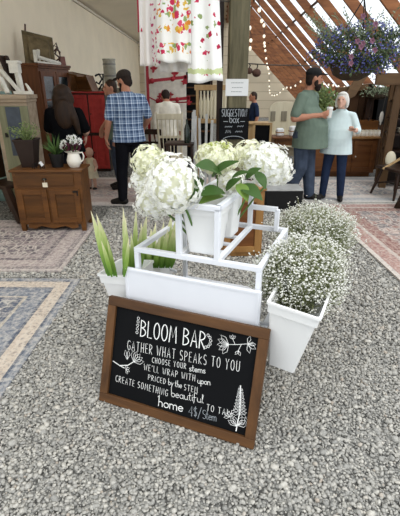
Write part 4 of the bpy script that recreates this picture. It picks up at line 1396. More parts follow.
def pot_plant(name, label, cat, loc, prof, mpot, leaves, mleaf, seg=18, rz=0, soil=None):
    t = thing(name, label, cat, loc, rz)
    part('pot', mpot, t, lambda mb: mb.lathe(prof, (0, 0, 0), seg), smooth=seg > 8)
    mb = MB()
    for b, tp, wd, bn in leaves: mb.leaf(b, tp, wd, (rnd.uniform(-.4, .4), -.6, .6), bn, 6)
    mb.build('foliage', mleaf, t, smooth=True)
    return t
def spray(n, z0, rad, hgt, wd, seed, droop=.12, base=.02):
    r_ = random.Random(seed); out = []
    for i in range(n):
        a = r_.uniform(0, 6.283); k = r_.uniform(.3, 1)
        b = (math.cos(a) * base * r_.random(), math.sin(a) * base * r_.random(), z0)
        tp = (math.cos(a) * rad * k, math.sin(a) * rad * k, z0 + hgt * (1.15 - .7 * k) * r_.uniform(.7, 1.05))
        out.append((b, tp, wd * r_.uniform(.7, 1.2), droop * r_.uniform(.3, 1.3)))
    return out
def bushy(n, c0, rad, wd, seed):
    r_ = random.Random(seed); out = []
    for i in range(n):
        d = Vector((r_.gauss(0, 1), r_.gauss(0, 1), r_.gauss(0, 1))).normalized() * (r_.random() ** .5)
        p = Vector(c0) + Vector((d.x * rad[0], d.y * rad[1], d.z * rad[2]))
        q = p + Vector((r_.gauss(0, 1), r_.gauss(0, 1), r_.gauss(.3, 1))).normalized() * wd * 2.2
        out.append((p, q, wd, .12))
    return out
# flared square dark tub with a fern-like plant
t = thing('tub_plant', 'flared dark brown tub with a feathery green plant, left on the washstand', 'plant', (CX - .235, CY + .02, TOP), R(45))
part('pot', M['pot_dark'], t, lambda mb: mb.lathe([(.098, 0), (.155, .29), (.165, .29), (.165, .31), (.145, .31), (.14, .26)], (0, 0, 0), 4), bevel=.004)
mb = MB()
for b, tp, wd, bn in spray(20, .27, .20, .26, .010, 21) + bushy(150, (-.02, 0, .40), (.18, .14, .09), .013, 5): mb.leaf(b, tp, wd, (0, -.6, .6), bn, 5)
mb.build('foliage', M['dusty_green'], t, smooth=True)
pot_plant('spider_plant', 'small strappy green plant in a black nursery pot, middle of the washstand', 'plant', (CX + .085, CY + .0, TOP), [(.062, 0), (.080, .13), (.085, .13), (.085, .15), (.074, .15), (.07, .12)], M['black'], spray(44, .13, .19, .29, .013, 22), M['dark_green'])
# white jug with white and maroon flowers
jx, jy = CX + .285, CY - .02
t = thing('jug', 'white ceramic jug holding white and maroon flowers on the washstand', 'jug', (jx, jy, TOP), R(10)); t.scale = (.86, .86, .86)
part('jug_body', M['ceramic'], t, lambda mb: mb.lathe([(.055, 0), (.062, .006), (.092, .06), (.095, .10), (.078, .15), (.070, .18), (.086, .205), (.080, .205), (.064, .18)], (0, 0, 0), 22), smooth=True)
part('handle', M['ceramic'], t, lambda mb: mb.tube([(.07, 0, .185), (.115, 0, .19), (.13, 0, .14), (.115, 0, .09), (.085, 0, .065)], .010, 8), smooth=True)
part('spout', M['ceramic'], t, lambda mb: mb.leaf((-.06, 0, .185), (-.115, 0, .215), .06, (0, 0, 1), -.15, 5))
def posy(label, p, m, r, n, seed, name='garden_flower', grp=None):
    p = Vector(p); foot = Vector((jx, jy, TOP + .19))
    f = thing(name, label, 'flower', tuple(foot), 0, grp); r_ = random.Random(seed)
    mb = MB()
    for d in sphere_pts(n, 1, seed):
        q = p - foot + d * r * .6
        mb.leaf(q, q + (d + Vector((0, 0, .25))) * r * .7, r * .75, (d.y, -d.x, .4), .2, 4)
    mb.build('petals', m, f, smooth=True)
    mb = MB(); mb.tube([Vector((0, 0, -.06)), p - foot], .003, 5); mb.build('stem', M['stem_green'], f)
for i, (dx, dz, m, r, lab) in enumerate(((-.085, .265, 'petal_white', .034, 'white flower furthest left in the jug'), (-.02, .325, 'petal_white', .026, 'white bud standing high at the left of the jug'), (.035, .33, 'petal_white', .028, 'white bud standing highest over the jug'), (.085, .285, 'petal_white', .034, 'white flower furthest right in the jug'), (.015, .28, 'petal_white', .03, 'white flower in the middle of the jug'),
        (-.06, .225, 'maroon', .04, 'maroon flower low at the left of the jug'), (.0, .22, 'maroon', .042, 'maroon flower over the front lip of the jug'), (.06, .225, 'maroon', .038, 'maroon flower low at the right of the jug'), (-.105, .225, 'petal_white', .026, 'small white flower drooping left over the jug rim'))):
    posy(lab, (jx + dx, jy - .03, TOP + dz), M[m], r, 20, 30 + i)
# wire trivet with a little card
t = thing('wire_stand', 'low black wire stand with a small white card, front left of the washstand top', 'stand', (CX - .10, CY - .10, TOP), 0)
part('wire', M['iron'], t, lambda mb: [mb.tube([(.07 * math.cos(a), .04 * math.sin(a), .0), (.06 * math.cos(a), .035 * math.sin(a), .05), (0, 0, .06)], .005, 5) for a in [i * 1.05 for i in range(6)]])
part('card', M['paper'], t, lambda mb: mb.box((.045, -.02, .055), (.035, .003, .05), Matrix.Rotation(R(-35), 3, 'Y')))

# weathered green cupboard behind the washstand
gL = at(3, 130, 5.25); gR = at(41, 130, 5.25)
gw = gR.x - gL.x - .07; gx = (gL.x + gR.x) / 2 - .05
GH = 1.45
t = thing('painted_cupboard', 'weathered green and cream cupboard with a slate blue panel, left behind the washstand', 'cupboard', (gx, 5.30, 0), 0)
part('carcass', M['pink_cream'], t, lambda mb: (mb.box((0, 0, GH / 2), (gw, .30, GH)),), bevel=.004)
part('cornice', M['pink_cream'], t, lambda mb: (mb.box((0, -.02, GH + .02), (gw + .05, .36, .045)), mb.box((0, -.01, GH - .02), (gw + .02, .33, .04))), bevel=.006)
dd = part('door', M['old_green'], t, lambda mb: mb.box((.03, -.16, GH / 2 - .04), (gw - .05, .03, GH - .08)), bevel=.004)
part('door_panel', M['slate_blue'], dd, lambda mb: mb.box((.03, -.178, 1.08), (gw * .42, .012, .56)))
part('hinge', M['iron'], dd, lambda mb: mb.box((-gw * .22, -.185, GH * .72), (.03, .02, .05)))
part('latch', M['iron'], dd, lambda mb: mb.box((gw * .34, -.182, GH * .5), (.03, .02, .05)))
# white boards lying and leaning on it
def loose(name, label, cat, m, fn, bevel=.003, smooth=False, loc=None, group=None):
    mb = MB(); fn(mb)
    o = mb.build(name, m)
    cen = sum((v.co for v in o.data.vertices), Vector()) / len(o.data.vertices)
    zmin = min(v.co.z for v in o.data.vertices)
    origin_to(o, Vector((cen.x, cen.y, zmin)))
    if smooth: shade_auto(o)
    if bevel:
        bv = o.modifiers.new('bevel', 'BEVEL'); bv.width = bevel; bv.segments = 1; bv.limit_method = 'ANGLE'
    return tag(o, label, cat, group)
a = at(20, 95, 5.35); b = at(37, 96, 5.3); zt = GH + .045
loose('scroll_bracket', 'white scrolled bracket lying flat on top of the green cupboard', 'bracket', M['white_old'],
      lambda mb: (mb.bar((a.x, 5.20, zt + .02), (b.x, 5.18, zt + .02), .05, .035), mb.tube([(b.x - .02, 5.18, zt + .03), (b.x - .05, 5.18, zt + .09), (b.x - .07, 5.18, zt + .12)], [.022, .016, .01], 6)))
p0 = at(22, 93, 5.31); p1 = at(1, 70, 5.36)
loose('white_rail', 'long white painted rail slanting up to the left above the green cupboard', 'rail', M['white_old'], lambda mb: mb.bar((p0.x - .02, 5.31, zt + .02), p1, .05, .03))
p2 = at(8, 94, 5.25); p3 = at(0, 77, 5.3)
loose('white_rail', 'short white painted rail at the very left edge above the green cupboard', 'rail', M['white_old'], lambda mb: mb.bar((p2.x, 5.25, zt + .015), p3, .05, .03))
p4 = at(20, 92, 5.45); p5 = at(3, 56, 5.55)
loose('dark_board', 'dark grooved board leaning to the left behind the white rails', 'board', M['dark_brown'], lambda mb: (mb.bar((p4.x - .02, 5.455, zt + .01), p5, .13, .03), mb.bar(Vector((p4.x + .02, 5.435, zt + .01)), p5 + Vector((.04, -.02, 0)), .03, .03)))
q0 = at(20, 92, 5.36); q1 = at(14, 62, 5.40)
loose('corbel', 'chipped white corbel standing beside the dark leaning board', 'corbel', M['white_old'],
      lambda mb: (mb.box((q1.x, 5.40, q1.z - .06), (.11, .10, .12)), mb.box((q1.x, 5.40, q1.z + .0), (.14, .12, .03)), mb.bar((q0.x + .01, 5.39, zt - .005), (q1.x + .02, 5.40, q1.z - .1), .05, .06)))
# mint cupboard cut by the left edge
t = thing('mint_cupboard', 'mint green cupboard with dark glazed upper door, cut by the left edge of the photo', 'cupboard', (-2.90, 6.15, 0), 0)
MW = .34
part('carcass', M['mint'], t, lambda mb: (mb.box((0, 0, .47), (MW, .42, .86)), mb.box((0, .04, 1.18), (MW - .02, .30, .58)), mb.box((0, 0, .03), (MW - .06, .36, .06))), bevel=.004)
part('ledge', M['mint'], t, lambda mb: mb.box((0, -.01, .90), (MW + .03, .46, .03)), bevel=.004)
drawer(t, -MW / 2 + .03, MW / 2 - .03, .70, .85, -.21, M['mint'], M['iron'], (0.05,))
panel_door(t, -MW / 2 + .03, MW / 2 - .03, .10, .68, -.21, M['mint'], M['mint'])
panel_door(t, -MW / 2 + .02, MW / 2 - .02, .93, 1.45, -.11, M['mint'], M['glass_dark'], glass=True, st=.05)
part('cornice', M['mint'], t, lambda mb: mb.box((0, .02, 1.49), (MW + .05, .38, .05)), bevel=.006)
# dark chair whose back leg shows at the left edge
t = thing('dark_chair', 'dark carved chair mostly outside the left edge, only a curved leg in view', 'chair', (-2.32, 4.98, 0.008), R(-20))
part('leg', M['dark_brown'], t, lambda mb: mb.tube([(.14, -.10, .02), (.12, -.10, .12), (.07, -.10, .28), (.02, -.1, .44)], [.035, .05, .06, .055], 8), smooth=True)
part('leg', M['dark_brown'], t, lambda mb: mb.tube([(-.32, -.10, .02), (-.30, -.10, .2), (-.28, -.1, .44)], [.03, .03, .035], 8), smooth=True)
part('leg', M['dark_brown'], t, lambda mb: mb.tube([(-.32, .26, .02), (-.30, .26, .2), (-.28, .26, .44)], [.03, .03, .035], 8), smooth=True)
part('seat', M['dark_brown'], t, lambda mb: mb.box((-.14, .08, .45), (.38, .42, .05)), bevel=.015)
part('backrest', M['dark_brown'], t, lambda mb: mb.box((-.33, .08, .74), (.04, .38, .5)), bevel=.015)

# hutch with glazed doors along the wall, facing the room
hx = at(37, 64, 7.0)
t = thing('hutch', 'tall reddish brown hutch with glazed doors, against the cream wall behind the long haired woman', 'cupboard', (-2.68, 7.62, 0), R(80))
HW_, HD, HH = 1.05, .46, 1.88
part('carcass', M['hutch_wood'], t, lambda mb: mb.box((0, 0, HH / 2), (HW_, HD, HH)), bevel=.004)
part('cornice', M['hutch_wood'], t, lambda mb: (mb.box((0, -.01, HH + .015), (HW_ + .06, HD + .06, .04)), mb.box((0, -.01, HH - .02), (HW_ + .03, HD + .03, .03))), bevel=.008)
for x0, x1 in ((-.49, -.01), (.01, .49)):
    dr = panel_door(t, x0, x1, .95, 1.80, -HD / 2 - .004, M['hutch_wood'], M['glass_dark'], glass=True, st=.075)
    part('glazing_bar', M['hutch_wood'], dr, lambda mb: mb.box(((x0 + x1) / 2, -HD / 2 - .012, 1.37), (.33, .012, .022)))
    panel_door(t, x0, x1, .08, .88, -HD / 2 - .004, M['hutch_wood'], M['hutch_wood'])
HT = HH + .036
# on the hutch
tp = at(34, 45, 7.2)
loose('tin_panel', 'rusty pressed tin panel leaning against the wall on top of the hutch', 'panel', M['tin'],
      lambda mb: (mb.bar2(at(41, 66, 7.55), at(37, 34, 7.75), (.225, .06, -.05), (0, .015, .003)), mb.bar2(at(41, 62, 7.53), at(38, 38, 7.7), (.15, .04, -.033), (0, .025, .003))), bevel=0)
loose('thin_stick', 'thin dark stick poking up above the tin panel', 'stick', M['rust'], lambda mb: mb.tube([at(26, 65, 7.7), at(25, 24, 7.85)], .014, 6), bevel=0)
bA, bB = at(35, 50, 7.3), at(60, 70, 7.7)
def gb_(x, y, Y): return at(x, 50 + (y - 50) * .78 - .06 * (x - 36), Y - .12)
loose('gingerbread_bracket', 'white cut-out gingerbread bracket standing on the front of the hutch', 'bracket', M['white_old'],
      lambda mb: (mb.bar(gb_(36, 66, 7.22), gb_(34.5, 50, 7.25), .05, .04), mb.bar(gb_(36, 65.5, 7.22), gb_(60, 71.5, 7.9), .05, .04),
                  mb.tube([gb_(36, 51, 7.25), gb_(38, 59, 7.3), gb_(46, 63, 7.5), gb_(60, 69, 7.88)], .028, 6), mb.tube([gb_(38, 50, 7.26), gb_(39, 57, 7.3)], [.03, .015], 6),
                  [mb.tube([gb_(40 + i * 4.2, 61.5 + i * 1.7, 7.35 + i * .11), gb_(39.5 + i * 4.2, 66.4 + i * 1.05, 7.35 + i * .11)], .013, 5) for i in range(5)]))
loose('iron_ornament', 'rusty looping iron ornament on the hutch beside the tin panel', 'ironwork', M['rust'],
      lambda mb: (mb.tube([at(51, 66, 7.9), at(53, 45, 7.95), at(57, 47, 8), at(55, 54, 8), at(59, 57, 8), at(60, 66, 8.1)], .016, 6),
                  mb.tube([at(x, y, 7.95) for x, y in ((53, 52), (56, 49), (60, 52), (60, 58), (56, 61), (53, 58), (53, 52))], .014, 6),
                  mb.tube([at(51, 50, 7.9), at(56, 43, 7.95), at(60, 55, 8)], .012, 6)), bevel=0)
loose('red_post', 'faded red post leaning between the hutch and the open wooden box', 'post', M['pinkish'], lambda mb: mb.bar(at(70, 100, 8.1), at(62, 57, 8.3), .085, .06))

# red cupboard
t = thing('red_cupboard', 'red painted wooden cupboard with two doors over two, left of the plaid shirted man', 'cupboard', (at(91.5, 130, 8.3).x, 8.45, 0), 0)
RW, RH = .64, 1.46
part('carcass', M['dark_brown'], t, lambda mb: (mb.box((0, 0, RH / 2), (RW, .4, RH)), mb.box((0, -.01, .72), (RW + .03, .42, .03))), bevel=.004)
part('top', M['red_paint'], t, lambda mb: mb.box((0, 0, RH + .01), (RW + .05, .45, .03)), bevel=.004)
for z0, z1 in ((.75, 1.43), (.06, .69)):
    panel_door(t, -RW / 2 + .005, -.014, z0, z1, -.206, M['red_paint'], M['red_paint'], st=.07)
    panel_door(t, .014, RW / 2 - .005, z0, z1, -.206, M['red_paint'], M['red_paint'], st=.07, knob=(.04, (z0 + z1) / 2), mk=M['iron'])
RT = RH + .03
# open box on the red cupboard
t = thing('wooden_box', 'open wooden box tipped on its side on top of the red cupboard', 'box', (at(84, 90, 8.35).x, 8.4, RT), R(-12))
def obox(mb):
    W_, D_, H_ = .40, .30, .30
    sk = .10
    mb.prism([(-W_ / 2, 0), (W_ / 2 + .02, 0), (W_ / 2 + .02, .022), (-W_ / 2, .022)], (0, -D_ / 2, 0), (1, 0, 0), (0, 0, 1), -D_)
    mb.prism([(-W_ / 2 - sk, H_ + .05), (W_ / 2 - sk, H_ - .03), (W_ / 2 - sk, H_ - .055), (-W_ / 2 - sk, H_ + .025)], (0, -D_ / 2, 0), (1, 0, 0), (0, 0, 1), D_)
    mb.prism([(-W_ / 2, 0), (-W_ / 2 + .025, 0), (-W_ / 2 - sk + .025, H_ + .04), (-W_ / 2 - sk, H_ + .04)], (0, -D_ / 2, 0), (1, 0, 0), (0, 0, 1), -D_)
    mb.prism([(W_ / 2, 0), (W_ / 2 + .025, 0), (W_ / 2 - sk + .025, H_ - .03), (W_ / 2 - sk, H_ - .03)], (0, -D_ / 2, 0), (1, 0, 0), (0, 0, 1), -D_)
    mb.prism([(-W_ / 2, 0), (W_ / 2, 0), (W_ / 2 - sk, H_ - .03), (-W_ / 2 - sk, H_ + .04)], (0, D_ / 2, 0), (1, 0, 0), (0, 0, 1), .02)
part('box_shell', M['oak'], t, obox)
part('lid', M['dark_brown'], t, lambda mb: mb.bar2((-.24, -.17, 0), (-.34, -.14, .36), (.055, 0, .01), (0, .014, 0)))
loose('iron_bracket', 'black scrolled iron bracket hanging beside the open wooden box', 'bracket', M['iron'],
      lambda mb: (mb.tube([at(94, 93, 8.6), at(103, 93, 8.6), at(103, 74, 8.6), at(96, 75, 8.6)], .018, 6), mb.tube([at(x, y, 8.58) for x, y in ((95, 76), (99, 74), (102, 79), (99, 84), (96, 82))], .018, 6), mb.tube([at(97, 93, 8.58), at(102, 84, 8.58)], .016, 6)), bevel=0)
# tall grey board cupboard and crock on it
gb = at(107, 85, 9.6)
t = thing('grey_cupboard', 'tall narrow grey brown board cupboard behind the red one', 'cupboard', (gb.x, 9.75, 0), 0)
part('carcass', M['grey_board'], t, lambda mb: [mb.box((-.26 + i * .13, 0, .77), (.124, .36, 1.54)) for i in range(5)], bevel=.003)
t_c = at(109, 84, 9.7)
t = thing('stoneware_crock', 'tall pale grey stoneware cylinder standing on the grey cupboard', 'crock', (at(110.5, 84, 9.7).x, 9.72, 1.54), 0)
part('crock_body', M['crock'], t, lambda mb: mb.lathe([(.125, 0), (.135, .02), (.13, .53), (.138, .55), (.138, .57), (.11, .57), (.11, .5)], (0, 0, 0), 20), smooth=True)
part('band', M['steel'], t, lambda mb: (mb.lathe([(.134, .22), (.138, .22), (.138, .25), (.134, .25)], (0, 0, 0), 20), mb.lathe([(.132, .45), (.136, .45), (.136, .48), (.132, .48)], (0, 0, 0), 20)))
# doll
dp = gp(95, 188)
t = thing('doll', 'old doll in a cream dress standing on the ground at the right of the washstand', 'doll', (-1.77, 6.70, .0), R(165)); t.scale = (1.2, 1.2, 1.2)
mb = MB()
for sx in (-1, 1):
    limb(mb, [(sx * .035, 0, .24), (sx * .038, .0, .13), (sx * .04, 0, .03)], [.03, .024, .018]); limb(mb, [(sx * .04, 0, .022), (sx * .04, .04, .018)], [.02, .016])
    limb(mb, [(sx * .06, 0, .40), (sx * .10, .02, .32), (sx * .10, .08, .28)], [.024, .019, .015])
mb.rings([(0, 0, .22, .05, .04), (0, 0, .32, .055, .045), (0, 0, .42, .045, .035)], 14); limb(mb, [(0, 0, .41), (0, 0, .46)], [.025, .025])
mb.ell((0, .005, .505), (.055, .058, .065), 14, 10); mb.ell((0, .062, .495), .012, 8, 6)
remesh(mb, 'doll_body', M['skin_pale'], t, .007)
part('dress', M['doll_dress'], t, lambda mb: mb.rings([(0, 0, .17, .10, .085), (0, 0, .24, .085, .07), (0, 0, .33, .062, .052), (0, 0, .42, .062, .045), (0, 0, .435, .04, .03)], 18), smooth=True)
for sx in (-1, 1): part('shoe', M['shoe_dark'], t, lambda mb: mb.ell((sx * .04, .02, .02), (.026, .045, .022), 10, 6), smooth=True)

# ------------------------------------------------------------------ middle: cloths on the line, red rack, chairs
CY_ = 4.45
loose('clothes_line', 'rope line along which the printed cloths hang', 'rope', M['wire'], lambda mb: mb.tube([(-3.05, CY_ + .05, 2.46), (-1.2, CY_ + .0, 2.42), (-.5, CY_, 2.41), (.34, 5.25, 2.44)], .008, 6), bevel=0)
def cloth(label, x0, x1, y1, mat, Yd, folds, seed, ragged=0.0, slant=0.0, x0b=None, x1b=None):
    """double layer of cloth pinned over the line; bottom hem at photo row y1"""
    A = at(x0, 20, Yd); B = at(x1, 20, Yd)
    zb = at((x0 + x1) / 2, y1, Yd).z; zt_ = 2.42
    A2 = at(x0b or x0, y1, Yd).x; B2 = at(x1b or x1, y1, Yd).x
    nx, nz = 28, 24; r_ = random.Random(seed); ph = r_.uniform(0, 6)
    vs = []; fs = []
    cx = (A.x + B.x) / 2
    for j in range(nz + 1):
        tz = j / nz
        for i in range(nx + 1):
            tx = i / nx
            xl = A.x + (A2 - A.x) * tz; xr = B.x + (B2 - B.x) * tz
            amp = .012 + .022 * tz
            y = amp * math.sin(tx * folds * 6.283 + ph + .5 * math.sin(tz * 3)) + .02 * math.sin(tz * 2.2 + ph)
            z = zt_ + (zb - zt_) * tz + slant * (tx - .5) * tz + ragged * math.sin(tx * 9 + ph) * tz
            vs.append((xl + (xr - xl) * tx - cx, y, z - zb))
    for j in range(nz):
        for i in range(nx):
            a = j * (nx + 1) + i
            fs.append((a, a + 1, a + nx + 2, a + nx + 1))
    mb = MB(); mb.add(vs, fs)
    o = mb.build('printed_cloth', mat, None, smooth=True)
    o.location = (cx, Yd, zb)
    sd = o.modifiers.new('solid', 'SOLIDIFY'); sd.thickness = .006
    return tag(o, label, 'cloth')
cloth('red cloth strip hanging furthest left on the line', 137.5, 147, 32, M['red_cloth'], 4.55, 1.5, 1)
cloth('pale cloth with a pink print edge hanging left of the floral one', 140, 160, 66, M['edge_print'], 4.50, 2, 2)
cloth('white tablecloth hanging lower behind the floral one', 158, 186, 72, M['white_cloth'], 4.54, 2, 6, x0b=160, x1b=190)
cloth('white tablecloth with a red and yellow floral print', 157, 191, 62.5, M['floral'], 4.40, 2.2, 3, .01, -.02)
cloth('white tablecloth with a cherry print and a pale green border', 187, 218.5, 82, M['cherry'], 4.42, 2.0, 4, .008, .03, x0b=188, x1b=223)

RY = 8.3
t = thing('red_rack', 'red painted metal hanging rack with two arms on the white backdrop', 'rack', tuple(at(147, 98, RY).to_2d()) + (at(147, 98, RY).z,), 0)
part('upright', M['red_rack'], t, lambda mb: (mb.bar(Vector((at(147.5, 98, RY).x, RY, 0)), at(147, 65, RY), .05, .04), mb.bar(at(150, 84, RY), at(147, 72, RY), .03, .03)), bevel=.004)
for br in t.children:
    br.data.transform(Matrix.Translation(-t.location))
for (xa, ya, xb, yb) in ((150, 81, 187, 77), (156, 101, 190, 98)):
    o = part('arm', M['red_rack'], t, lambda mb: (mb.bar(at(xa, ya, RY), at(xb, yb, RY), .05, .055), mb.bar(at(xb - 2, yb - 2, RY), at(xb - 1, yb + 7, RY), .05, .05), mb.ell(at(xa + 2, ya, RY - .02), .05, 8, 6), mb.ell(at((xa + xb) / 2 + 4, (ya + yb) / 2, RY - .02), .045, 8, 6)), bevel=.003)
    o.data.transform(Matrix.Translation(-t.location))
o = part('wire_stay', M['red_rack'], t, lambda mb: mb.tube([at(147, 96, RY), at(160, 103, RY), at(192, 102, RY)], .012, 6))
o.data.transform(Matrix.Translation(-t.location))
bw = at(166, 100, 8.6)
t = thing('backdrop_screen', 'white board screen with red leaf ornaments standing behind the red rack', 'screen', (bw.x, 8.62, 0), 0)
SWD = at(189, 90, 8.6).x - at(148, 90, 8.6).x
part('board', M['white_old'], t, lambda mb: mb.box((0, 0, .97), (SWD, .04, 1.94)), bevel=.004)
for sx in (-1, 1): part('foot', M['white_old'], t, lambda mb: mb.box((sx * (SWD / 2 - .06), 0, .02), (.06, .4, .04)))
for i, (x, y, s_) in enumerate(((154, 69, .05), (175, 74, .05), (163, 95, .06), (171, 95, .04), (160, 97, .04), (184, 82, .04))):
    c_ = at(x, y, 8.59) - Vector((bw.x, 8.62, 0))
    part('leaf_ornament', M['red_rack'], t, lambda mb: [mb.leaf(c_ + Vector((0, -.022, 0)), c_ + Vector((math.cos(a) * s_ * 1.6, -.03, math.sin(a) * s_ * 1.6)), s_, (0, -1, .1), .05, 4) for a in (.3, 1.6, 2.9, 4.4)])

def spindle_chair(label, x, y, rz, m, tall=1.0, width=.42, nsp=7, bow=False, group=None):
    t = thing('spindle_chair', label, 'chair', (x, y, 0.0), rz, group)
    wd = width
    part('seat', m, t, lambda mb: mb.box((0, 0, .44), (wd, .40, .035)), bevel=.012)
    for sx in (-1, 1):
        part('leg', m, t, lambda mb: mb.tube([(sx * wd * .36, -.14, .43), (sx * wd * .46, -.2, 0)], [.018, .014], 8))
        part('leg', m, t, lambda mb: mb.tube([(sx * wd * .36, .14, .43), (sx * wd * .46, .2, 0)], [.018, .014], 8))
        part('back_post', m, t, lambda mb: mb.tube([(sx * wd * .45, .17, .45), (sx * wd * .52, .30, .45 + .55 * tall)], [.018, .014], 8))
    part('crest_rail', m, t, lambda mb: (mb.box((0, .295, .45 + .50 * tall), (wd * 1.08, .025, .09)), mb.box((0, .225, .45 + .26 * tall), (wd * .98, .02, .04))), bevel=.008)
    for i in range(nsp):
        u = -0.42 + .84 * i / (nsp - 1)
        part('spindle', m, t, lambda mb: mb.tube([(u * wd, .17, .455), (u * wd * 1.15, .29, .45 + .47 * tall)], .009, 6))
    part('stretcher', m, t, lambda mb: (mb.tube([(-wd * .42, -.17, .2), (wd * .42, -.17, .2)], .011, 6), mb.tube([(-wd * .42, .17, .2), (wd * .42, .17, .2)], .011, 6)))
    return t
cx1 = at(171, 130, 7.3)
spindle_chair('pale spindle back chair in front of the person in the cream shirt', cx1.x, 7.3, R(180), M['cream_paint'], 1.35, .40, 7)
cx2 = at(161, 138, 8.0)
spindle_chair('dark wooden chair to the left of the pale spindle chair', at(154, 138, 7.7).x, 7.7, R(170), M['dark_brown'], .8, .40, 5)
# dark open shelf rack behind
t = thing('shelf_rack', 'dark open shelf rack standing behind the hanging cloths', 'shelf', (at(196, 120, 8.9).x, 8.9, 0), 0)
SRW = .62
for sx in (-1, 1):
    part('side', M['dark_brown'], t, lambda mb: mb.box((sx * SRW / 2, 0, .95), (.04, .34, 1.9)))
part('back_panel', M['black'], t, lambda mb: mb.box((0, .16, .95), (SRW, .02, 1.88)))
for z in (.12, .42, .72, .95, 1.1, 1.25, 1.4, 1.55, 1.7, 1.85):
    part('shelf', M['oak_door'], t, lambda mb: mb.box((0, 0, z), (SRW - .04, .32, .022)))
# wooden rack with cream spindles beside the post
rp = at(213, 110, 6.1)
t = thing('spindle_headboard', 'wooden framed headboard filled with pale spindles, left of the timber post', 'headboard', (rp.x, 6.1, 0), R(-6))
HWd = .44; hz1 = at(213, 86, 6.1).z; hz0 = at(213, 121, 6.1).z
part('rail', M['light_wood'], t, lambda mb: mb.box((0, 0, hz1 - .02), (HWd + .08, .05, .07)), bevel=.006)
part('rail', M['light_wood'], t, lambda mb: mb.box((0, 0, hz0), (HWd + .04, .05, .06)), bevel=.006)
for sx in (-1, 1): part('post', M['light_wood'], t, lambda mb: mb.box((sx * HWd / 2, 0, hz1 / 2), (.035, .045, hz1)), bevel=.005)
for i in range(8):
    u = -.17 + .34 * i / 7
    part('spindle', M['cream_paint'], t, lambda mb: mb.lathe([(.012, hz0 + .02), (.026, hz0 + .10), (.028, hz1 - .22), (.012, hz1 - .12), (.014, hz1 - .06)], (u, -.01, 0), 8), smooth=True)
# pale slats leaning in a bundle
for i, (x, y0, y1, dx) in enumerate(((190, 112, 152, 2), (194, 116, 152, 1), (197.5, 110, 152, -2), (201, 118, 152, -1), (205, 114, 152, 1), (209, 120, 152, 2))):
    lab = ['leftmost silvery white slat of the bundle beside the shelf rack', 'second silvery white slat from the left, shorter', 'silvery slat with the highest tip, leaning left', 'short silvery slat in the middle of the bundle', 'silvery slat leaning right in the bundle', 'rightmost silvery slat against the headboard'][i]
    loose('white_picket', lab, 'picket', M['silver'], lambda mb: mb.bar2(Vector((at(x, 152, 5.9).x, 5.9, 0.0)), at(x + dx * 1.6, y0, 5.98), (.018, 0, 0), (0, .012, 0)), bevel=.003)
t = thing('wine_bottle', 'dark green bottle standing left of the silvery slats', 'bottle', (at(187, 140, 5.85).x, 5.85, .86), 0)
part('bottle_body', M['bottle'], t, lambda mb: mb.lathe([(.036, 0), (.038, .01), (.038, .19), (.015, .25), (.014, .30), (.016, .31)], (0, 0, 0), 14), smooth=True)
t = thing('side_table', 'small dark table under the bottle, behind the hydrangeas', 'table', (at(180, 148, 5.95).x, 5.95, 0), 0)
part('tabletop', M['dark_brown'], t, lambda mb: mb.box((0, 0, .845), (.40, .34, .03)), bevel=.006)
for sx in (-1, 1):
    for sy in (-1, 1): part('leg', M['dark_brown'], t, lambda mb: mb.box((sx * .17, sy * .14, .415), (.035, .035, .83)))
# signs on the post
ps = at(237, 87.5, PY - .14)
pw = at(249.3, 87, PY - .14).x - at(226.5, 87, PY - .14).x
phh = at(237, 79, PY - .14).z - at(237, 96, PY - .14).z
t = thing('paper_notice', 'white paper notice pinned to the timber post', 'notice', (ps.x, PY - .129, ps.z), 0)
part('sheet', M['paper'], t, lambda mb: mb.box((0, 0, 0), (pw, .004, phh)))
def lines(mb, row):
    for z, a_, b_ in (row,):
        x = a_
        while x < b_:
            mb.box((x, -.003, z), (.012, .001, .008)); x += .018
for row in ((.05, -.06, .07), (.0, -.05, .06), (-.045, -.06, .05)): part('text_line', M['ink'], t, lambda mb: lines(mb, row))
cs = at(234, 124, PY - .17)
cw_ = at(249, 124, PY - .17).x - at(219.5, 124, PY - .17).x; ch_ = at(234, 108, PY - .17).z - at(234, 139.5, PY - .17).z
t = thing('suggestion_sign', 'small chalkboard reading SUGGESTION box on the timber post', 'sign', (cs.x, PY - .16, cs.z), 0)
part('board', M['chalkboard'], t, lambda mb: mb.box((0, 0, 0), (cw_, .025, ch_)), bevel=.004)
mb = MB(); O2 = Vector((-cw_ / 2, -.014, -ch_ / 2)); e1 = Vector((1, 0, 0)); e2 = Vector((0, 0, 1)); e3 = Vector((0, -1, 0))
def put2(st, w): [ribbon(mb, pl, w, O2, e1, e2, e3) for pl in st]
put2(strokes_text('SUGGESTION', .03, ch_ * .74, cw_ - .03, ch_ * .74, .080, .3), .006)
put2(strokes_text('box', cw_ * .34, ch_ * .54, cw_ * .66, ch_ * .54, .10, .12), .007)
put2([[(.05, ch_ * .58), (.10, ch_ * .58)], [(cw_ - .10, ch_ * .58), (cw_ - .05, ch_ * .58)]], .006)
put2(strokes_text('4/$0', cw_ * .20, ch_ * .22, cw_ * .42, ch_ * .22, .07, .15) if False else [[(cw_ * .2 + i * .012, ch_ * .40 + .012 * (i % 2)) for i in range(8)], [(cw_ * .62 + i * .010, ch_ * .41 + .014 * (i % 2)) for i in range(8)], [(cw_ * .22 + i * .010, ch_ * .22 + .03 * (i % 2)) for i in range(7)], [(cw_ * .56 + i * .010, ch_ * .24 + .016 * (i % 2)) for i in range(9)]], .006)
put2([arc(cw_ * .5, -.01, cw_ * .38, ch_ * .14, 160, 20, 14)], .006)
mb.build('lettering', M['chalk_grey'], t, label='grey chalk lettering')
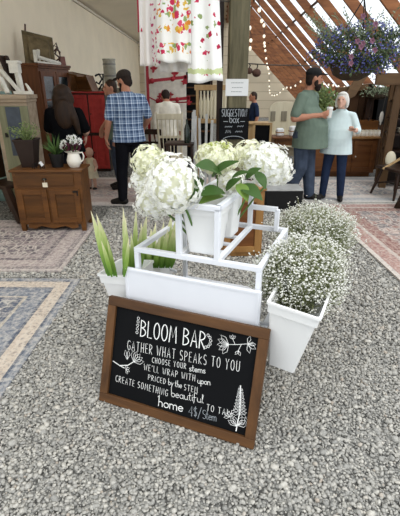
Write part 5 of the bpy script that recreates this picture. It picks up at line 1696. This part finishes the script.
# small framed chalkboard beside the post
fb = at(262, 137, 6.6); fw_ = at(271, 137, 6.6).x - at(252.5, 137, 6.6).x; fh_ = at(262, 124, 6.6).z - at(262, 152, 6.6).z
t = thing('framed_board', 'small blank board in a pale wooden frame, right of the timber post', 'board', (fb.x, 6.6, fb.z - fh_ / 2), R(-8))
part('panel', M['chalkboard'], t, lambda mb: mb.box((0, 0, fh_ / 2), (fw_ - .04, .015, fh_ - .04)))
part('frame', M['light_wood'], t, lambda mb: (mb.box((-fw_ / 2 + .015, -.005, fh_ / 2), (.035, .03, fh_)), mb.box((fw_ / 2 - .015, -.005, fh_ / 2), (.035, .03, fh_)), mb.box((0, -.005, fh_ - .015), (fw_, .03, .035)), mb.box((0, -.005, .015), (fw_, .03, .035))), bevel=.003)
t = thing('plant_stand', 'dark box stand under the small framed board', 'stand', (fb.x, 6.6, 0), 0)
bz = fb.z - fh_ / 2
part('box', M['dark_brown'], t, lambda mb: mb.box((0, 0, bz / 2), (fw_ + .1, .3, bz)), bevel=.004)
# back counter where the navy shirted person sits
bc = at(256, 118, 10.4)
t = thing('counter', 'plain pale counter in front of the person in the navy shirt', 'counter', (bc.x + .2, 10.4, 0), 0)
part('front', M['light_wood'], t, lambda mb: mb.box((0, 0, .37), (1.5, .45, .74)), bevel=.006)
part('worktop', M['light_wood'], t, lambda mb: mb.box((0, 0, .755), (1.6, .55, .03)), bevel=.006)
# cream settle with arched back
st = at(285, 118, 8.9); sW_ = at(301, 118, 8.9).x - at(271, 118, 8.9).x; z1 = at(285, 102, 8.9).z
t = thing('cream_settle', 'cream painted settle with an arched panelled back, behind the bearded man', 'bench', (st.x, 8.9, 0), 0)
def arch(mb):
    n = 12; poly = [(-sW_ / 2, .35), (sW_ / 2, .35), (sW_ / 2, z1 - .16)]
    poly += [(sW_ / 2 * math.cos(a) ** .6 if math.cos(a) > 0 else -sW_ / 2 * (-math.cos(a)) ** .6, z1 - .16 + .16 * math.sin(a)) for a in [math.pi * i / n for i in range(1, n)]]
    poly += [(-sW_ / 2, z1 - .16)]
    mb.prism(poly, (0, .18, 0), (1, 0, 0), (0, 0, 1), .05)
part('backrest', M['cream_paint'], t, arch, bevel=.005)
for i, (u, w2) in enumerate(((-.23, .10), (0.0, .12), (.23, .10))):
    part('cut_out', M['grey_board'], t, lambda mb: mb.box((u, .12, z1 - .28), (w2, .02, .20)), bevel=.02)
part('seat', M['cream_paint'], t, lambda mb: mb.box((0, -.06, .42), (sW_, .5, .04)), bevel=.006)
for sx in (-1, 1):
    part('side', M['cream_paint'], t, lambda mb: mb.prism([(-.30, 0), (.2, 0), (.2, .85), (.1, .8), (-.05, .66), (-.30, .6)], (sx * sW_ / 2 - .02, 0, 0), (0, 1, 0), (0, 0, 1), .04), bevel=.004)
part('front_rail', M['cream_paint'], t, lambda mb: mb.box((0, -.26, .32), (sW_, .03, .16)), bevel=.004)
# brown side table before the settle
tb = at(291, 152, 7.9)
t = thing('brown_table', 'brown drop leaf table at the left of the honey dresser', 'table', (at(286, 152, 8.0).x, 8.0, 0), 0)
part('tabletop', M['honey'], t, lambda mb: mb.box((0, 0, .70), (.62, .45, .03)), bevel=.006)
part('apron', M['oak'], t, lambda mb: mb.box((0, 0, .62), (.52, .36, .12)))
for sx in (-1, 1):
    for sy in (-1, 1): part('leg', M['oak'], t, lambda mb: mb.tube([(sx * .24, sy * .16, .68), (sx * .25, sy * .17, 0)], [.028, .018], 8))
for i, (dx, hh, lab) in enumerate(((-.15, .14, 'white paper wrapped bundle on the brown table, left one'), (.1, .18, 'white paper wrapped bundle on the brown table, right one'))):
    t = thing('paper_bundle', lab, 'bundle', (at(286, 152, 8.0).x + dx, 7.98, .715), R(15 * i))
    part('wrap', M['paper'], t, lambda mb: mb.box((0, 0, hh / 2), (.14, .12, hh), bev=.02))
    part('tie', M['pine'], t, lambda mb: mb.box((0, 0, hh * .5), (.146, .126, .018)))

# ------------------------------------------------------------------ right: dresser, shelf booth, chairs
dl, drr = gp(304, 177), gp(376, 179)
t = thing('honey_dresser', 'long honey brown wooden dresser with panelled doors behind the couple', 'dresser', ((dl.x + drr.x) / 2, 7.95, 0), 0)
DW = drr.x - dl.x; DH = .70
part('carcass', M['honey'], t, lambda mb: (mb.box((0, 0, .08 + (DH - .08) / 2), (DW, .5, DH - .08)), mb.box((0, .02, .04), (DW - .1, .42, .08))), bevel=.004)
part('worktop', M['pine'], t, lambda mb: mb.box((0, -.01, DH + .015), (DW + .06, .56, .035)), bevel=.006)
nd = 3
for i in range(nd):
    x0 = -DW / 2 + .03 + i * (DW - .06) / nd; x1 = x0 + (DW - .06) / nd - .015
    panel_door(t, x0, x1, .11, DH - .04, -.255, M['honey'], M['honey'], st=.07, knob=(x0 + .05, DH * .55), mk=M['ceramic'])
DT = DH + .033
gx0, gx1 = at(345, 140, 7.85).x, at(376, 140, 7.85).x
for i in range(9):
    x = gx0 + (gx1 - gx0) * i / 8
    lab = 'small white jar in the front row on the dresser, %s' % ['leftmost beside the woman', 'second from the woman', 'third from the woman', 'fourth from the woman', 'middle one of the row', 'fourth from the right end', 'third from the right end', 'second from the right end', 'at the right end'][i]
    t = thing('jar', lab, 'jar', (x, 7.80, DT), 0, 'white jars in a row on the dresser')
    part('jar_body', M['ceramic'], t, lambda mb: mb.lathe([(.034, 0), (.038, .01), (.038, .075), (.030, .085)], (0, 0, 0), 12), smooth=True)
    part('lid', M['tag'], t, lambda mb: mb.lathe([(.033, .085), (.033, .105), (.028, .108)], (0, 0, 0), 12), smooth=True)
t = thing('wooden_crate', 'small brown wooden crate on the dresser behind the jars', 'crate', (at(365, 125, 8.0).x, 8.02, DT), R(6))
part('crate_walls', M['oak'], t, lambda mb: (mb.box((0, -.12, .13), (.40, .02, .26)), mb.box((0, .12, .13), (.40, .02, .26)), mb.box((-.19, 0, .13), (.02, .22, .26)), mb.box((.19, 0, .13), (.02, .22, .26)), mb.box((0, 0, .01), (.36, .22, .02))))
for i, (x, y, hh, r_) in enumerate(((352, 128, .26, .05), (377, 128, .20, .05), (372, 116, .30, .035))):
    lab = ['dark jug on the dresser beside the woman', 'squat dark pot on the dresser at the right of the crate', 'tall dark vase on the dresser behind the crate'][i]
    t = thing('dark_pot', lab, 'pot', (at(x, y, 8.0).x, 8.06 + (.10 if i == 2 else 0), DT), 0)
    part('pot_body', M['pot_dark'], t, lambda mb: mb.lathe([(r_ * .8, 0), (r_ * 1.3, hh * .4), (r_ * .7, hh * .8), (r_ * .9, hh), (r_ * .7, hh)], (0, 0, 0), 14), smooth=True)
    part('label', M['tag'], t, lambda mb: mb.box((0, -r_ * 1.3, hh * .4), (.03, .004, .05)))
# plank partition behind the dresser with things hanging from it
pl0, pl1 = at(338, 95, 8.5), at(400, 95, 8.5)
px0, px1 = pl0.x - .05, 4.25
mb = MB(); mb.box(((px0 + px1) / 2, 8.5, .78), (px1 - px0, .06, 1.56))
struct(mb.build('wall_partition', M['planks_brown']))
mb = MB(); mb.bar(at(336, 91, 8.42), at(372, 86, 8.42), .10, .10)
struct(mb.build('partition_beam', M['beam_wood']))
a_ = at(345, 98, 8.25); b_ = at(357, 78, 8.3)
loose('slanted_board', 'broad grey brown board leaning aslant below the hanging basket', 'board', M['beam_wood'], lambda mb: mb.bar2(at(347, 100, 8.25), at(362, 76, 8.3), (.13, 0, .06), (0, .02, 0)))
loose('dark_post', 'dark rough post standing right of the slanted board', 'post', M['dark_brown'], lambda mb: mb.bar(Vector((at(367, 100, 8.2).x, 8.2, .73)), at(372, 84, 8.2), .10, .08))
for i, (x, lab) in enumerate(((372, 'dark brown apron hanging on the plank partition, left one'), (381, 'dark grey apron hanging on the plank partition, right one'))):
    p = at(x, 101, 8.3)
    o = MB(); o.prism([(-.10, .30), (.10, .30), (.12, .10), (.13, -.34), (-.12, -.36), (-.13, .08)], (0, 0, 0), (1, 0, 0), (0, 0, 1), .035)
    o = o.build('apron', M['dark_brown'] if i == 0 else M['black']); o.location = (p.x, 8.33, p.z - .08); tag(o, lab, 'apron')
t = thing('hanging_herbs', 'grey green trailing plant hanging at the top of the plank partition', 'plant', tuple(at(379, 92, 8.1)), 0)
mb = MB()
for b, tp_, wd, bn in bushy(300, (0, 0, 0), (.34, .14, .12), .022, 77): mb.leaf(b, tp_, wd, (0, -.5, .7), bn, 4)
mb.build('foliage', M['grey_leaf'], t)
part('basket', M['moss'], t, lambda mb: mb.ell((0, 0, -.06), (.2, .1, .07), 14, 8), smooth=True)
part('hook', M['iron'], t, lambda mb: mb.tube([(0, 0, 0), (0, .02, .20), (0, .2, .22), (0, .38, .22)], .008, 6))
p = at(381.5, 117, 7.2)
t = thing('white_ornament', 'small white oval ornament hanging on a string beside the shelf booth', 'ornament', tuple(p), 0)
part('plaque', M['ceramic'], t, lambda mb: (mb.ell((0, 0, 0), (.035, .014, .09), 12, 8), mb.ell((0, 0, -.10), (.014, .01, .03), 8, 6)), smooth=True)
part('string', M['wire'], t, lambda mb: mb.tube([(0, 0, .08), (.02, 0, .45)], .004, 5))
# green bush between the two heads
bp = at(322, 108, 7.9)
t = thing('potted_bush', 'leafy green bush in a pot on the dresser, between the heads of the couple', 'plant', (bp.x, 8.0, DT), 0)
part('pot', M['pot_dark'], t, lambda mb: mb.lathe([(.10, 0), (.14, .20), (.15, .22), (.12, .22)], (0, 0, 0), 16), smooth=True)
mb = MB()
for b, tp_, wd, bn in bushy(420, (-.02, 0, bp.z - DT + .10), (.30, .26, .26), .045, 9): mb.leaf(b, tp_, wd, (0, -.5, .7), bn, 4)
mb.build('foliage', M['dusty_green'], t)
part('stem', M['oak'], t, lambda mb: mb.tube([(0, 0, .1), (0, 0, bp.z - DT)], .015, 6))
# shelf booth on the right
s0 = gp(378, 188)
t = thing('shelf_booth', 'large rough timber shelf unit at the right edge holding white goods', 'shelf', (s0.x, s0.y, 0), R(-14))
SBW, SBH = 1.5, 1.60
part('post', M['shelf_wood'], t, lambda mb: mb.box((0.05, 0, SBH / 2), (.11, .12, SBH)), bevel=.006)
part('post', M['shelf_wood'], t, lambda mb: mb.box((SBW, 0, SBH / 2), (.11, .12, SBH)), bevel=.006)
part('post', M['shelf_wood'], t, lambda mb: mb.box((0.05, .45, SBH / 2), (.09, .09, SBH)), bevel=.006)
part('post', M['shelf_wood'], t, lambda mb: mb.box((SBW, .45, SBH / 2), (.09, .09, SBH)), bevel=.006)
part('beam', M['beam_wood'], t, lambda mb: mb.box((SBW / 2 - .05, -.02, SBH + .08), (SBW + .5, .16, .17)), bevel=.008)
part('back_panel', M['dark_brown'], t, lambda mb: mb.box((SBW / 2, .50, SBH / 2), (SBW, .02, SBH)))
for z in (.30, .60, .865, 1.105, 1.36):
    part('shelf', M['dark_brown'], t, lambda mb: mb.box((SBW / 2, .22, z), (SBW - .05, .46, .03)), bevel=.004)
mt = Matrix.Translation(t.location) @ t.rotation_euler.to_matrix().to_4x4()
k_ = 0
for z, nm in ((1.12, 'upper'), (.88, 'lower')):
    for j in range(4):
        x = .22 + j * .16
        q = mt @ Vector((x, .12, z))
        lab = '%s stack of white dishes on the %s shelf of the timber booth' % (['leftmost', 'second', 'third', 'fourth'][j], nm)
        t2 = thing('dish_stack', lab, 'dishes', tuple(q), R(-14), 'white dishes on the timber booth')
        for i in range(4):
            part('dish', M['ceramic'], t2, lambda mb: mb.lathe([(.035, i * .022), (.066, i * .022 + .02), (.070, i * .022 + .022), (.036, i * .022 + .008)], (0, 0, 0), 14), smooth=True)
# windsor chair facing left with a cream cushion
wc = gp(385, 192)
t = thing('windsor_chair', 'dark wooden chair at the right edge with splayed legs, a pale stick across it', 'chair', (3.0, 6.22, .012), R(-72))
part('seat', M['dark_brown'], t, lambda mb: mb.box((0, 0, .43), (.50, .46, .045), bev=.015))
for sx in (-1, 1):
    for sy in (-1, 1):
        part('leg', M['dark_brown'], t, lambda mb: mb.tube([(sx * .17, sy * .15, .42), (sx * .21, sy * .19, .2), (sx * .25, sy * .23, 0)], [.022, .026, .016], 8), smooth=True)
part('stretcher', M['dark_brown'], t, lambda mb: (mb.tube([(-.2, -.18, .18), (-.2, .18, .18)], .013, 6), mb.tube([(.2, -.18, .18), (.2, .18, .18)], .013, 6), mb.tube([(-.2, 0, .18), (.2, 0, .18)], .013, 6)))
part('back_rail', M['dark_brown'], t, lambda mb: mb.tube([(-.21, .26, .66), (0, .30, .68), (.21, .26, .66)], .016, 8), smooth=True)
for i in range(7):
    u = -.2 + .4 * i / 6
    part('spindle', M['dark_brown'], t, lambda mb: mb.tube([(u * .9, .19, .45), (u, .26 - abs(u) * .15, .68), (u * .95, .33, .95)], .008, 6))
part('crest_rail', M['dark_brown'], t, lambda mb: mb.tube([(-.22, .33, .93), (0, .35, .97), (.22, .33, .93)], .025, 8), smooth=True)
cp = at(390, 159, 6.6)
o = MB(); o.ell((0, 0, 0), (.085, .03, .125), 16, 12)
o = o.build('oval_cushion', M['cream_paint'], None, smooth=True); o.location = (cp.x, 6.58, cp.z); tag(o, 'cream oval panel leaning against the timber booth behind the dark splay legged chair', 'panel')
o.rotation_euler = (R(-8), 0, 0)
loose('pale_stick', 'pale wooden stick lying slanted across the seat of the dark chair at the right edge', 'stick', M['light_wood'], lambda mb: mb.bar(at(383, 169, 6.2) , at(408, 154, 6.25), .032, .028))
# second dark chair at the right edge
t = thing('dark_armchair', 'dark chair cut by the right edge nearest the camera, one leg in view', 'chair', (3.07, 5.36, .012), R(-78))
part('seat', M['dark_brown'], t, lambda mb: mb.box((0, 0, .36), (.52, .50, .05)), bevel=.015)
for sx in (-1, 1):
    part('leg', M['dark_brown'], t, lambda mb: mb.bar2((sx * .24, -.27, 0), (sx * .22, -.17, .35), (.03, 0, 0), (0, .045, 0)), bevel=.006)
    part('leg', M['dark_brown'], t, lambda mb: mb.bar2((sx * .24, .25, 0), (sx * .22, .2, .35), (.03, 0, 0), (0, .03, 0)), bevel=.006)
part('backrest', M['dark_brown'], t, lambda mb: mb.bar2((0, .24, .42), (0, .34, .92), (.25, 0, 0), (0, .02, 0)), bevel=.01)

# ------------------------------------------------------------------ wooden chest and black crate behind the stand
c0, c1 = gp(236, 259), gp(263, 258)
t = thing('pine_chest', 'honey coloured pine chest standing on the gravel behind the flower stand', 'chest', ((c0.x + c1.x) / 2 - .09, 3.98, .01), R(4))
CW_ = .40; CHH = at(255, 192, 3.8).z
part('carcass', M['pine'], t, lambda mb: mb.box((0, 0, CHH / 2), (CW_, .34, CHH)), bevel=.006)
panel_door(t, -CW_ / 2 + .02, CW_ / 2 - .02, .05, CHH - .05, -.172, M['pine'], M['honey'], st=.06)
part('top', M['pine'], t, lambda mb: mb.box((0, 0, CHH + .01), (CW_ + .03, .37, .025)), bevel=.005)
b0, b1 = gp(268, 209), gp(304, 209)
t = thing('black_crate', 'low black box with a grey top standing on the ground left of the bearded man', 'box', ((b0.x + b1.x) / 2 - .06, 5.62, .012), 0)
BW_ = b1.x - b0.x
BHH = .27
part('box_body', M['black'], t, lambda mb: mb.box((0, 0, BHH / 2), (BW_, .36, BHH)), bevel=.01)
part('lid', M['grey_top'], t, lambda mb: mb.box((0, 0, BHH + .008), (BW_, .36, .018)), bevel=.004)

# ------------------------------------------------------------------ hanging basket, string lights, ornaments
hb = at(352, 68, 4.65)
t = thing('hanging_basket', 'big hanging basket of blue and violet flowers under the roof, above the couple', 'hanging basket', tuple(hb), 0)
part('basket', M['moss'], t, lambda mb: mb.lathe([(.08, -.12), (.18, -.07), (.235, .04), (.245, .08), (.21, .08), (.15, 0)], (0, 0, 0), 20), smooth=True)
def clump(n, seed, wd, off=0.0):
    r_ = random.Random(seed); mb = MB()
    for i in range(n):
        d = Vector((r_.gauss(0, 1), r_.gauss(0, 1), r_.gauss(0, 1))).normalized()
        lump = 1 + .35 * mnoise.noise(d * 2.4 + Vector((seed * .0 + 5, 0, 0)))
        k = lump * (r_.uniform(.25, 1.0) ** .5 if off == 0 else r_.uniform(.82, 1.08))
        p = Vector((.06 + d.x * .48 * k, d.y * .36 * k, .15 + d.z * (.25 if d.z > 0 else .22) * k))
        if p.z < 0.02 and abs(p.x) < .22: p.z = r_.uniform(-.06, .1); p.y = -.255 if r_.random() < .7 else p.y
        q = p + Vector((r_.gauss(0, 1), r_.gauss(0, 1), r_.gauss(.2, 1))).normalized() * wd * (2.2 if off == 0 else 1.3)
        mb.leaf(p, q, wd, (r_.gauss(0, 1), -.7, .7), .1, 3)
    return mb
o = clump(2600, 4, .018).build('foliage', M['foliage'], t); o['kind'] = 'stuff'
o = clump(1500, 8, .017, 1).build('blue_blossoms', M['blue_flower'], t); o['kind'] = 'stuff'
r_ = random.Random(5)
for i in range(9):
    a, b2 = r_.gauss(0, .08), r_.gauss(0, .10)
    c_ = Vector((-.04 + a, -.34 + r_.uniform(-.03, .03), .20 + b2))
    mb = MB()
    for q in range(5):
        an = q * 1.257; mb.leaf(c_, c_ + Vector((math.cos(an) * .03, -.012, math.sin(an) * .03)), .03, (0, -1, .1), .1, 3)
    mb.build('petunia', M['pink_flower'], t)
mb = MB()
for i in range(46):
    a = r_.uniform(0, 6.28); b_ = Vector((math.cos(a) * .3, math.sin(a) * .25, .25)); e_ = b_ + Vector((math.cos(a) * .22 + r_.gauss(0, .06), math.sin(a) * .15, r_.uniform(.02, .30)))
    mb.tube([b_, b_.lerp(e_, .5) + Vector((0, 0, .03)), e_], [.003, .0025, .0015], 4)
    for k_ in range(7):
        q = b_.lerp(e_, .3 + .1 * k_); mb.leaf(q, q + Vector((r_.gauss(0, .02), r_.gauss(0, .02), .02)), .012, (0, -1, .3), .1, 3)
mb.build('sprigs', M['grey_leaf'], t)['kind'] = 'stuff'
zr = 1.6 + RB * (3.82 + SK * (4.65 - 9) - hb.x) - hb.z - .15
part('hanger', M['iron'], t, lambda mb: ([mb.tube([(.26 * math.cos(a), .26 * math.sin(a), .10), (0.03, 0, .62)], .006, 5) for a in (.5, 2.6, 4.7)], mb.tube([(0.03, 0, .62), (0.03, 0, zr)], .010, 6)))

def light_string(label, pts, bulb, n):
    pts = [Vector(p) for p in pts]
    t = thing('string_lights', label, 'string lights', tuple(pts[0]), 0)
    seg = []
    for a, b in zip(pts, pts[1:]):
        for i in range(8):
            u = i / 8; seg.append(a.lerp(b, u) - Vector((0, 0, (a - b).length * .03 * math.sin(math.pi * u))))
    seg.append(pts[-1])
    base = Vector(pts[0])
    part('cable', M['wire'], t, lambda mb: mb.tube([q - base for q in seg], .006, 5))
    acc = [0]
    for a, b in zip(seg, seg[1:]): acc.append(acc[-1] + (b - a).length)
    for i in range(n):
        L_ = acc[-1] * (i + .5) / n
        j = max(k2 for k2 in range(len(acc)) if acc[k2] <= L_); j = min(j, len(seg) - 2)
        q = seg[j].lerp(seg[j + 1], (L_ - acc[j]) / max(1e-6, acc[j + 1] - acc[j])) - base
        bl = part('bulb', M['bulb'], t, lambda mb: mb.ell(q - Vector((0, 0, bulb * 1.6)), (bulb, bulb, bulb * 1.25), 8, 6), smooth=True)
        part('socket', M['iron'], bl, lambda mb: mb.tube([q, q - Vector((0, 0, bulb * .8))], bulb * .45, 6))
light_string('string of bulbs dropping down in front of the cream end wall, right of the post', [at(258, -2, 7.0), at(264, 22, 9), at(265, 45, 12), at(269, 68, 16), at(270, 93, 20)], .028, 16)
light_string('short string of bulbs close to the right of the timber post', [at(249, 12, 7.5), at(251, 36, 9), at(250, 46, 12)], .03, 4)
light_string('string of small lights rising from the end wall to the roof behind the bearded man', [at(271, 94, 20), at(285, 86, 16), at(302, 79, 13), at(318, 72, 12)], .026, 10)
light_string('string of small lights sagging across below the basket', [at(318, 80, 11), at(335, 84, 10.5), at(352, 86, 10.2), at(366, 80, 10.0), at(388, 70, 9.8)], .022, 12)
loose('steel_cable', 'thin cable stretched across the end wall from the post to the roof', 'cable', M['wire'], lambda mb: mb.tube([at(247, 63.5, 9.5), at(272, 65, 9.6), at(322, 66, 9.8)], .012, 5), bevel=0)
for i, (x, y0, y1, lab) in enumerate(((249.5, 64, 74, 'small iron pulley hanging from the cable nearest the post'), (257, 64, 77, 'larger iron pulley hanging from the cable, right one'))):
    t = thing('iron_pulley', lab, 'pulley', tuple(at(x, y0, 9.52)), 0)
    hgt = at(x, y0, 9.52).z - at(x, y1, 9.52).z
    part('hook', M['iron'], t, lambda mb: mb.tube([(0, 0, 0), (0.02, 0, -hgt * .15), (0, 0, -hgt * .35)], .012, 6))
    part('block', M['rust'], t, lambda mb: mb.ell((0, 0, -hgt * .68), (.075 + .02 * i, .05, hgt * .33), 12, 8), smooth=True)
